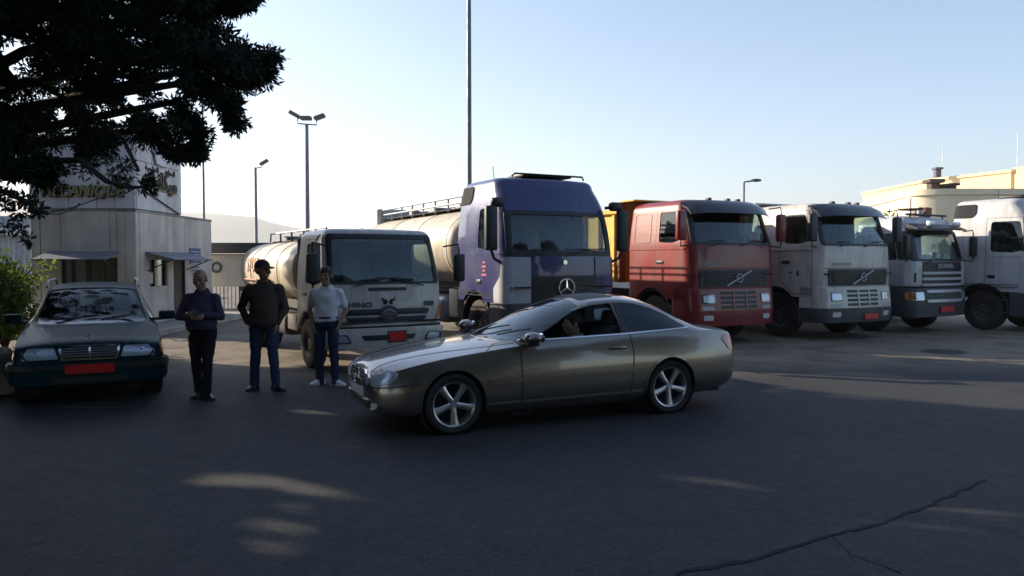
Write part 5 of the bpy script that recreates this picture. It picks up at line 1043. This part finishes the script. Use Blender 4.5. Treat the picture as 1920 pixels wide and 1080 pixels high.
# ================= people  (local: facing -y, x to the picture's right, origin between the feet)
mSkin=M('skin',(.30,.165,.105),.55,var=.12,vs=14); mHairB=M('hair_black',(.012,.010,.010),.6,bump=.5,bs=160); mHairG=M('hair_grey',(.10,.09,.085),.7)
def head_vf(c,yaw,pitch=0,k=1.):
    # skull, jaw, brow, nose, lips, ears, neck ; face towards -y
    P=[sphere((0,.012,.045),(.076,.094,.085),18,13),sphere((0,-.018,-.03),(.060,.070,.075),16,11),sphere((0,-.052,-.082),(.032,.03,.026),12,9),
       capsule((0,-.084,.028),.010,(0,-.106,-.012),.015,10),sphere((-.014,-.095,-.018),.010,8,6),sphere((.014,-.095,-.018),.010,8,6),capsule((-.04,-.078,.034),.010,(.04,-.078,.034),.010,8),
       capsule((-.022,-.083,-.050),.008,(.022,-.083,-.050),.008,8),capsule((-.018,-.08,-.063),.009,(.018,-.08,-.063),.009,8),sphere((-.040,-.058,-.012),(.030,.028,.030),10,7),sphere((.040,-.058,-.012),(.030,.028,.030),10,7),sphere((0,-.050,.03),(.062,.036,.05),12,9)]
    for s in (-1,1): P.append(sphere((s*.078,.012,.0),(.008,.020,.030),10,8))
    v=J(*P); m=rotz(yaw)@rotx(pitch); return T(v,c,m,(k,k,k)),m
def hand_vf(wr,d,palm,side,curl=.5,k=1.):
    # wr: wrist; d: direction of the fingers; palm: palm normal; side: where the thumb leaves
    d=np.array(Vector(d).normalized()); n=np.array(palm,float); n-=d*n.dot(d); n/=np.linalg.norm(n); u=np.cross(d,n)*side; wr=np.array(wr,float); P=[]
    P.append(loft([[wr+d*t+u*(w_*math.cos(a))+n*(th*math.sin(a)) for a in np.linspace(0,2*PI,12,endpoint=False)] for t,w_,th in ((-.01,.024,.018),(.02,.033,.017),(.06,.041,.016),(.09,.040,.013),(.098,.03,.008))]))
    for i,(o,L) in enumerate(((.031,.072),(.010,.080),(-.011,.075),(-.031,.058))):
        p=wr+d*.088+u*o; a=0
        for j,(f,r) in enumerate(((.45,.0095),(.32,.0088),(.23,.008))):
            a+=curl*(.5 if j==0 else .8); e=p+(d*math.cos(a)+n*math.sin(a))*L*f*1.05; P.append(capsule(p,r,e,r*.93,8)); p=e
    p=wr+d*.025+u*.028; q=p+d*.03+u*.028+n*.012; e=q+d*.032+u*.004+n*.014; P+= [capsule(p,.014,q,.011,8),capsule(q,.0105,e,.009,8)]
    return T(J(*P))
def torso_rings(rows):
    return loft([[(cx+rx*math.copysign(abs(math.cos(a))**.82,math.cos(a)),cy+ry*math.copysign(abs(math.sin(a))**.9,math.sin(a)),z) for a in np.linspace(0,2*PI,26,endpoint=False)] for z,cx,cy,rx,ry in rows])
def wrinkle(vf,amp,seed,f=(18,18,30)):
    r=np.random.default_rng(seed); v=np.array(vf[0]); ph=r.uniform(0,6,(5,3)); d=np.zeros(len(v))
    for i in range(5): 
        w=r.normal(0,1,3)*np.array(f)*.5; d+=np.sin(v@w+ph[i][0])
    me=mesh(vf); n=np.zeros(len(v)*3); me.vertex_normals.foreach_get('vector',n); bpy.data.meshes.remove(me)
    return (v+n.reshape(-1,3)*(d*amp/2.2)[:,None],vf[1])
def person(label,loc,rz,hgt,shirt,trouser,shoe,arms,legs,belly=0.,head=(0,0),sleeve=1.,hair='short',width=1.,jacket=False,vox=.011,sit=False,hips=None,group=None):
    """arms: two (shoulder, elbow, wrist, fingerdir, palm, side); legs: two (hip, knee, ankle, toe direction); for a 1.75 m figure"""
    t=thing('person',label,'person',loc,rz,group); t.scale=(hgt/1.75,)*3
    hz=.98 if not sit else hips[2]; dz=hz-.98; sh=1.43+dz
    hc=np.array([0,-.03-(.02 if belly else 0),1.628+dz]); hv,hm=head_vf(hc,head[0],head[1],1.13)
    parts=[hv,capsule((0,.015,1.42+dz),.062,(0,-.005,1.58+dz),.055)]
    parts.append(torso_rings([(.93+dz,0,0,.13,.09),(1.1+dz,0,0,.13,.09),(1.3+dz,0,.01,.12,.07),(1.42+dz,0,.015,.09,.055),(1.46+dz,0,0,.06,.05)]))
    for s,e,w_,fd,pn,sd in arms:
        parts+= [capsule(s,.045,e,.038),capsule(e,.041,w_,.026),hand_vf(w_,fd,pn,sd)]
    for h,k,a,td in legs: parts+= [capsule(h,.07,k,.05),capsule(k,.05,a,.035)]
    body=remesh(J(*parts),.0075,3); obj('body',body,mSkin,t,smooth=180)
    # trousers
    lp=[torso_rings([(hz-.10,0,0,.165*width,.125+belly*.3),(hz,0,0,.170*width,.13+belly*.4),(hz+.085,0,-belly*.25,.160*width,.118+belly*.6)])]
    for h,k,a,td in legs:
        lp+= [capsule(h,.098*width,k,.072),capsule(k,.073,a,.062),capsule(np.array(a)+np.array([0,0,.02]),.064,np.array(a)+np.array([0,-.01,-.035]),.066)]
    obj('trousers',wrinkle(remesh(J(*lp),vox,4),.005,3,(22,22,55)),trouser,t,smooth=180)
    # shirt
    z=dz; bw=1+.12*(width-1)
    rows=[(.955+z,0,-belly*.25,.170*width,.130+belly*.75),(1.02+z,0,-belly*.4,.178*width,.134+belly),(1.12+z,0,-belly*.4,.178*width,.132+belly),(1.24+z,0,-belly*.15,.182*bw,.126+belly*.5),(1.34+z,0,.0,.190*bw,.122),(1.41+z,0,.01,.165*bw,.100),(1.455+z,0,.012,.105,.076),(1.475+z,0,.01,.072,.066)]
    if jacket: rows[0]=(.90+z,0,0,.19*width,.145+belly*.6)
    sp=[torso_rings(rows)]
    for s,e,w_,fd,pn,sd in arms:
        s=np.array(s);e=np.array(e);w2=np.array(w_); sg=1 if s[0]>0 else -1; sp+=[sphere(s,.064 if not jacket else .07),capsule((sg*.045,.012,s[2]+.035),.045,s,.06),capsule(s,.066,(sg*.12,0,s[2]-.16),.09)]; k=1.12 if jacket else 1.
        if sleeve<.99:
            m=s+(e-s)*sleeve; sp.append(capsule(s,.066,m,.064))
        else: sp+= [capsule(s,.066*k,e,.054*k),capsule(e,.054*k,e+(w2-e)*.93,.040*k)]
    obj('jacket' if jacket else 'shirt',wrinkle(remesh(J(*sp),vox,4),.0055,5,(26,26,44)),shirt,t,smooth=180)
    # collar
    ri=[]
    for a in np.linspace(.5,2*PI-.5,20): 
        aa=a-PI/2; ri.append([(.076*math.cos(aa),.012+.072*math.sin(aa),1.518+dz-.03*(1+math.sin(-aa))*.5),(.083*math.cos(aa),.012+.079*math.sin(aa),1.52+dz-.03*(1+math.sin(-aa))*.5),(.115*math.cos(aa),.012+.105*math.sin(aa),1.472+dz-.04*(1+math.sin(-aa))*.5),(.105*math.cos(aa),.012+.095*math.sin(aa),1.468+dz-.04*(1+math.sin(-aa))*.5)])
    obj('collar',fixn(loft(ri)),shirt,t)
    obj('belt',fixn(loft([[((.168*width+e)*math.cos(a),-belly*.25+(.128+belly*.68+e)*math.sin(a),zz) for a in np.linspace(0,2*PI,30,endpoint=False)] for zz,e in ((hz+.015,.004),(hz+.018,.012),(hz+.048,.012),(hz+.05,.004))],cap=False)),mPlastic,t)
    for h,k,a,td in legs:
        a=np.array(a); d=np.array([math.sin(td),-math.cos(td),0]); u=np.array([d[1],-d[0],0]); rg_=[]
        g0=a[2]-.085
        for q,w_,hh in ((-.085,.02,.03),(-.075,.036,.075),(-.03,.041,.10),(.04,.044,.088),(.10,.050,.062),(.15,.046,.048),(.185,.03,.035),(.195,.012,.02)):
            rg_.append([a+d*q+u*w_*math.cos(b)+np.array([0,0,g0-a[2]+hh/2+hh/2*math.copysign(abs(math.sin(b))**.6,math.sin(b))]) for b in np.linspace(0,2*PI,14,endpoint=False)])
        so_=obj('shoe',fixn(loft(rg_)),shoe,t,smooth=60); obj('sole',fixn(loft([[r+np.array([0,0,-r[2]+zz]) for r in [a+d*q+u*w_ for q,w_ in ((-.09,.0),(-.07,.036),(.0,.042),(.10,.052),(.16,.044),(.198,.0),(.16,-.044),(.10,-.052),(0,-.042),(-.07,-.036))]] for zz in (g0+.0,g0+.018)])),mPlastic if shoe is not MATS.get('shoe_white') else shoe,so_)
    A=lambda vf:T(T(vf,rot=hm,sc=(1.13,)*3),hc)
    for s in (-1,1): 
        e=obj('eye',A(sphere((s*.031,-.0765,.012),.0095,10,7)),M('eye_white',(.28,.26,.24),.4),t); obj('pupil',A(sphere((s*.031,-.0845,.012),.0042,8,6)),mHairB,e)
        obj('eyebrow',A(capsule((s*.016,-.092,.036),.005,(s*.048,-.084,.038),.004,8)),mHairB,t)
    if hair=='short':
        cap=boolean(sphere((0,.016,.050),(.083,.100,.092),22,15),T(box(-.2,.2,-.2,.2,-.2,0),(0,-.085,.045),rotx(-.62)))
        obj('hair',A(remesh(cap,.006,2)),mHairB,t,smooth=180)
    elif hair=='bald':
        cap=boolean(sphere((0,.016,.02),(.081,.098,.075),22,15),box(-.2,.2,-.2,-.005,-.2,.2)); cap=boolean(cap,box(-.2,.2,-.2,.2,.05,.2)); obj('hair',A(remesh(cap,.006,2)),mHairG,t,smooth=180)
    elif hair=='cap':
        cap=boolean(sphere((0,.012,.055),(.086,.104,.090),24,15),T(box(-.2,.2,-.2,.2,-.2,0),(0,0,.040),rotx(-.08))); c_=obj('cap',A(remesh(cap,.006,2)),M('cap_dark',(.02,.019,.018),.8),t,smooth=180)
        obj('visor',A(loft([[(w_*math.cos(a),-.075-L*max(0,math.sin(a))**.7,.047-.02*max(0,math.sin(a))+dz_) for a in np.linspace(0,PI,16)] for w_,L,dz_ in ((.078,.085,0),(.078,.085,.008))])),MATS['cap_dark'],c_)
        cap=boolean(sphere((0,.018,.02),(.080,.097,.075),22,15),box(-.2,.2,-.2,-.0,-.2,.2)); cap=boolean(cap,box(-.2,.2,-.2,.2,.05,.2)); obj('hair',A(remesh(cap,.006,2)),mHairB,t,smooth=180)
    return t
cloth=lambda n,c,b=.08:M(n,c,.85,0,.2,var=.15,vs=9,bump=b,bs=60)
sPurple=cloth('shirt_dark_purple',(.050,.042,.075)); sBrown=cloth('jacket_brown',(.062,.047,.036)); sWhite=cloth('polo_white',(.62,.62,.68)); jBlack=cloth('trousers_black',(.010,.010,.012)); jBlue=cloth('jeans_blue',(.032,.047,.095)); jDark=cloth('jeans_dark_blue',(.022,.033,.065)); shB=M('shoe_black',(.012,.012,.012),.35); shW=M('shoe_white',(.6,.6,.6),.6)
LEG=lambda s,w=.1,f=0,td=0:((s*.095,0,.93),(s*(.095+w*.35),-.02+f*.5,.50),(s*(.08+w),f+.015,.085),td)
p=gnd(381,746)
p1=person('bald man in dark purple shirt and black trousers with arms folded over papers',(p.x,p.y,0),-.05,1.67,sPurple,jBlack,shB,
 [((-.188,.0,1.385),(-.30,-.06,1.13),(-.02,-.27,1.13),(1,-.15,.05),(.1,1,.0),1),((.188,0,1.385),(.30,-.06,1.13),(.06,-.26,1.17),(-1,-.1,.05),(-.1,1,0),-1)],
 [LEG(-1,.0,.05,-.15),LEG(1,.02,-.12,.9)],belly=.055,head=(.15,.28),hair='bald',width=1.13)
obj('phone',T(rbox(-.04,.04,-.006,.006,-.07,.07,.008),(.12,-.34,1.20),rotx(-.6)),mPlastic,p1) if False else None
ph=obj('phone',rbox(-.04,.04,-.07,.07,-.005,.005,.004,1),mPlastic,smooth=0); tag(ph,'dark phone held by the bald man before his chest','phone'); ph.location=p1.matrix_basis@Vector((.06,-.33,1.205)); ph.rotation_euler=(.5,0,.3)
p=gnd(497,731)
p2=person('man in dark brown jacket, blue jeans and peaked cap with hands in pockets',(p.x,p.y,0),.05,1.79,sBrown,jBlue,shB,
 [((-.195,.01,1.385),(-.33,.07,1.13),(-.20,-.03,.92),(.35,-.1,-1),(1,0,.2),1),((.195,.01,1.385),(.27,.05,1.12),(.19,-.06,.90),(-.2,-.15,-1),(-1,0,.2),-1)],
 [LEG(-1,.07,.02,-.25),LEG(1,.08,-.05,.9)],belly=.03,head=(.95,.0),hair='cap',width=1.08,jacket=True)
p=gnd(613,721)
p3=person('man in white polo shirt and dark jeans with white sneakers before the small tanker',(p.x,p.y,0),.0,1.70,sWhite,jDark,shW,
 [((-.188,.01,1.385),(-.27,.07,1.12),(-.18,-.06,.90),(.3,-.1,-1),(1,0,.1),1),((.188,.01,1.385),(.28,.07,1.12),(.20,-.05,.90),(-.25,-.1,-1),(-1,0,.1),-1)],
 [LEG(-1,.03,.03,-.6),LEG(1,.06,-.05,1.0)],head=(-.15,.05),sleeve=.72,hair='short')
# driver of the coupe, sitting behind the wheel
sl_=cl.matrix_basis@Vector((-.33,.37,-.09))
p4=person('driver in pale shirt sitting at the wheel of the silver-brown coupe',tuple(sl_),cl.rotation_euler.z+PI/2,1.72,cloth('shirt_pale',(.5,.5,.52)),jDark,shB,
 [((-.188,.01,.93),(-.26,-.16,.72),(-.12,-.36,.80),(.1,-1,.2),(0,-.2,-1),1),((.188,.01,.93),(.27,-.12,.70),(.13,-.36,.82),(-.1,-1,.2),(0,-.2,-1),-1)],
 [((-.1,-.02,.50),(-.13,-.45,.56),(-.12,-.72,.26),0),((.1,-.02,.50),(.13,-.45,.56),(.12,-.74,.26),0)],hair='short',sit=True,hips=(0,0,.52),vox=.013,head=(-.2,0))
# two people inside the booth
for i,(x,y,lab) in enumerate(((-11.5,20.75,'dark figure standing behind the booth window by its left frame'),(-11.0,21.1,'dark figure standing deeper inside the guard booth'))):
    person(lab,(x,y,.13),.3*i,1.55,sBrown if i else sPurple,jBlack,shB,[((-.188,.01,1.385),(-.25,.03,1.12),(-.22,-.03,.88),(0,-.1,-1),(1,0,.1),1),((.188,.01,1.385),(.25,.03,1.12),(.22,-.03,.88),(0,-.1,-1),(-1,0,.1),-1)],[LEG(-1),LEG(1)],vox=.02)
bpy.data.scenes.remove(WS)
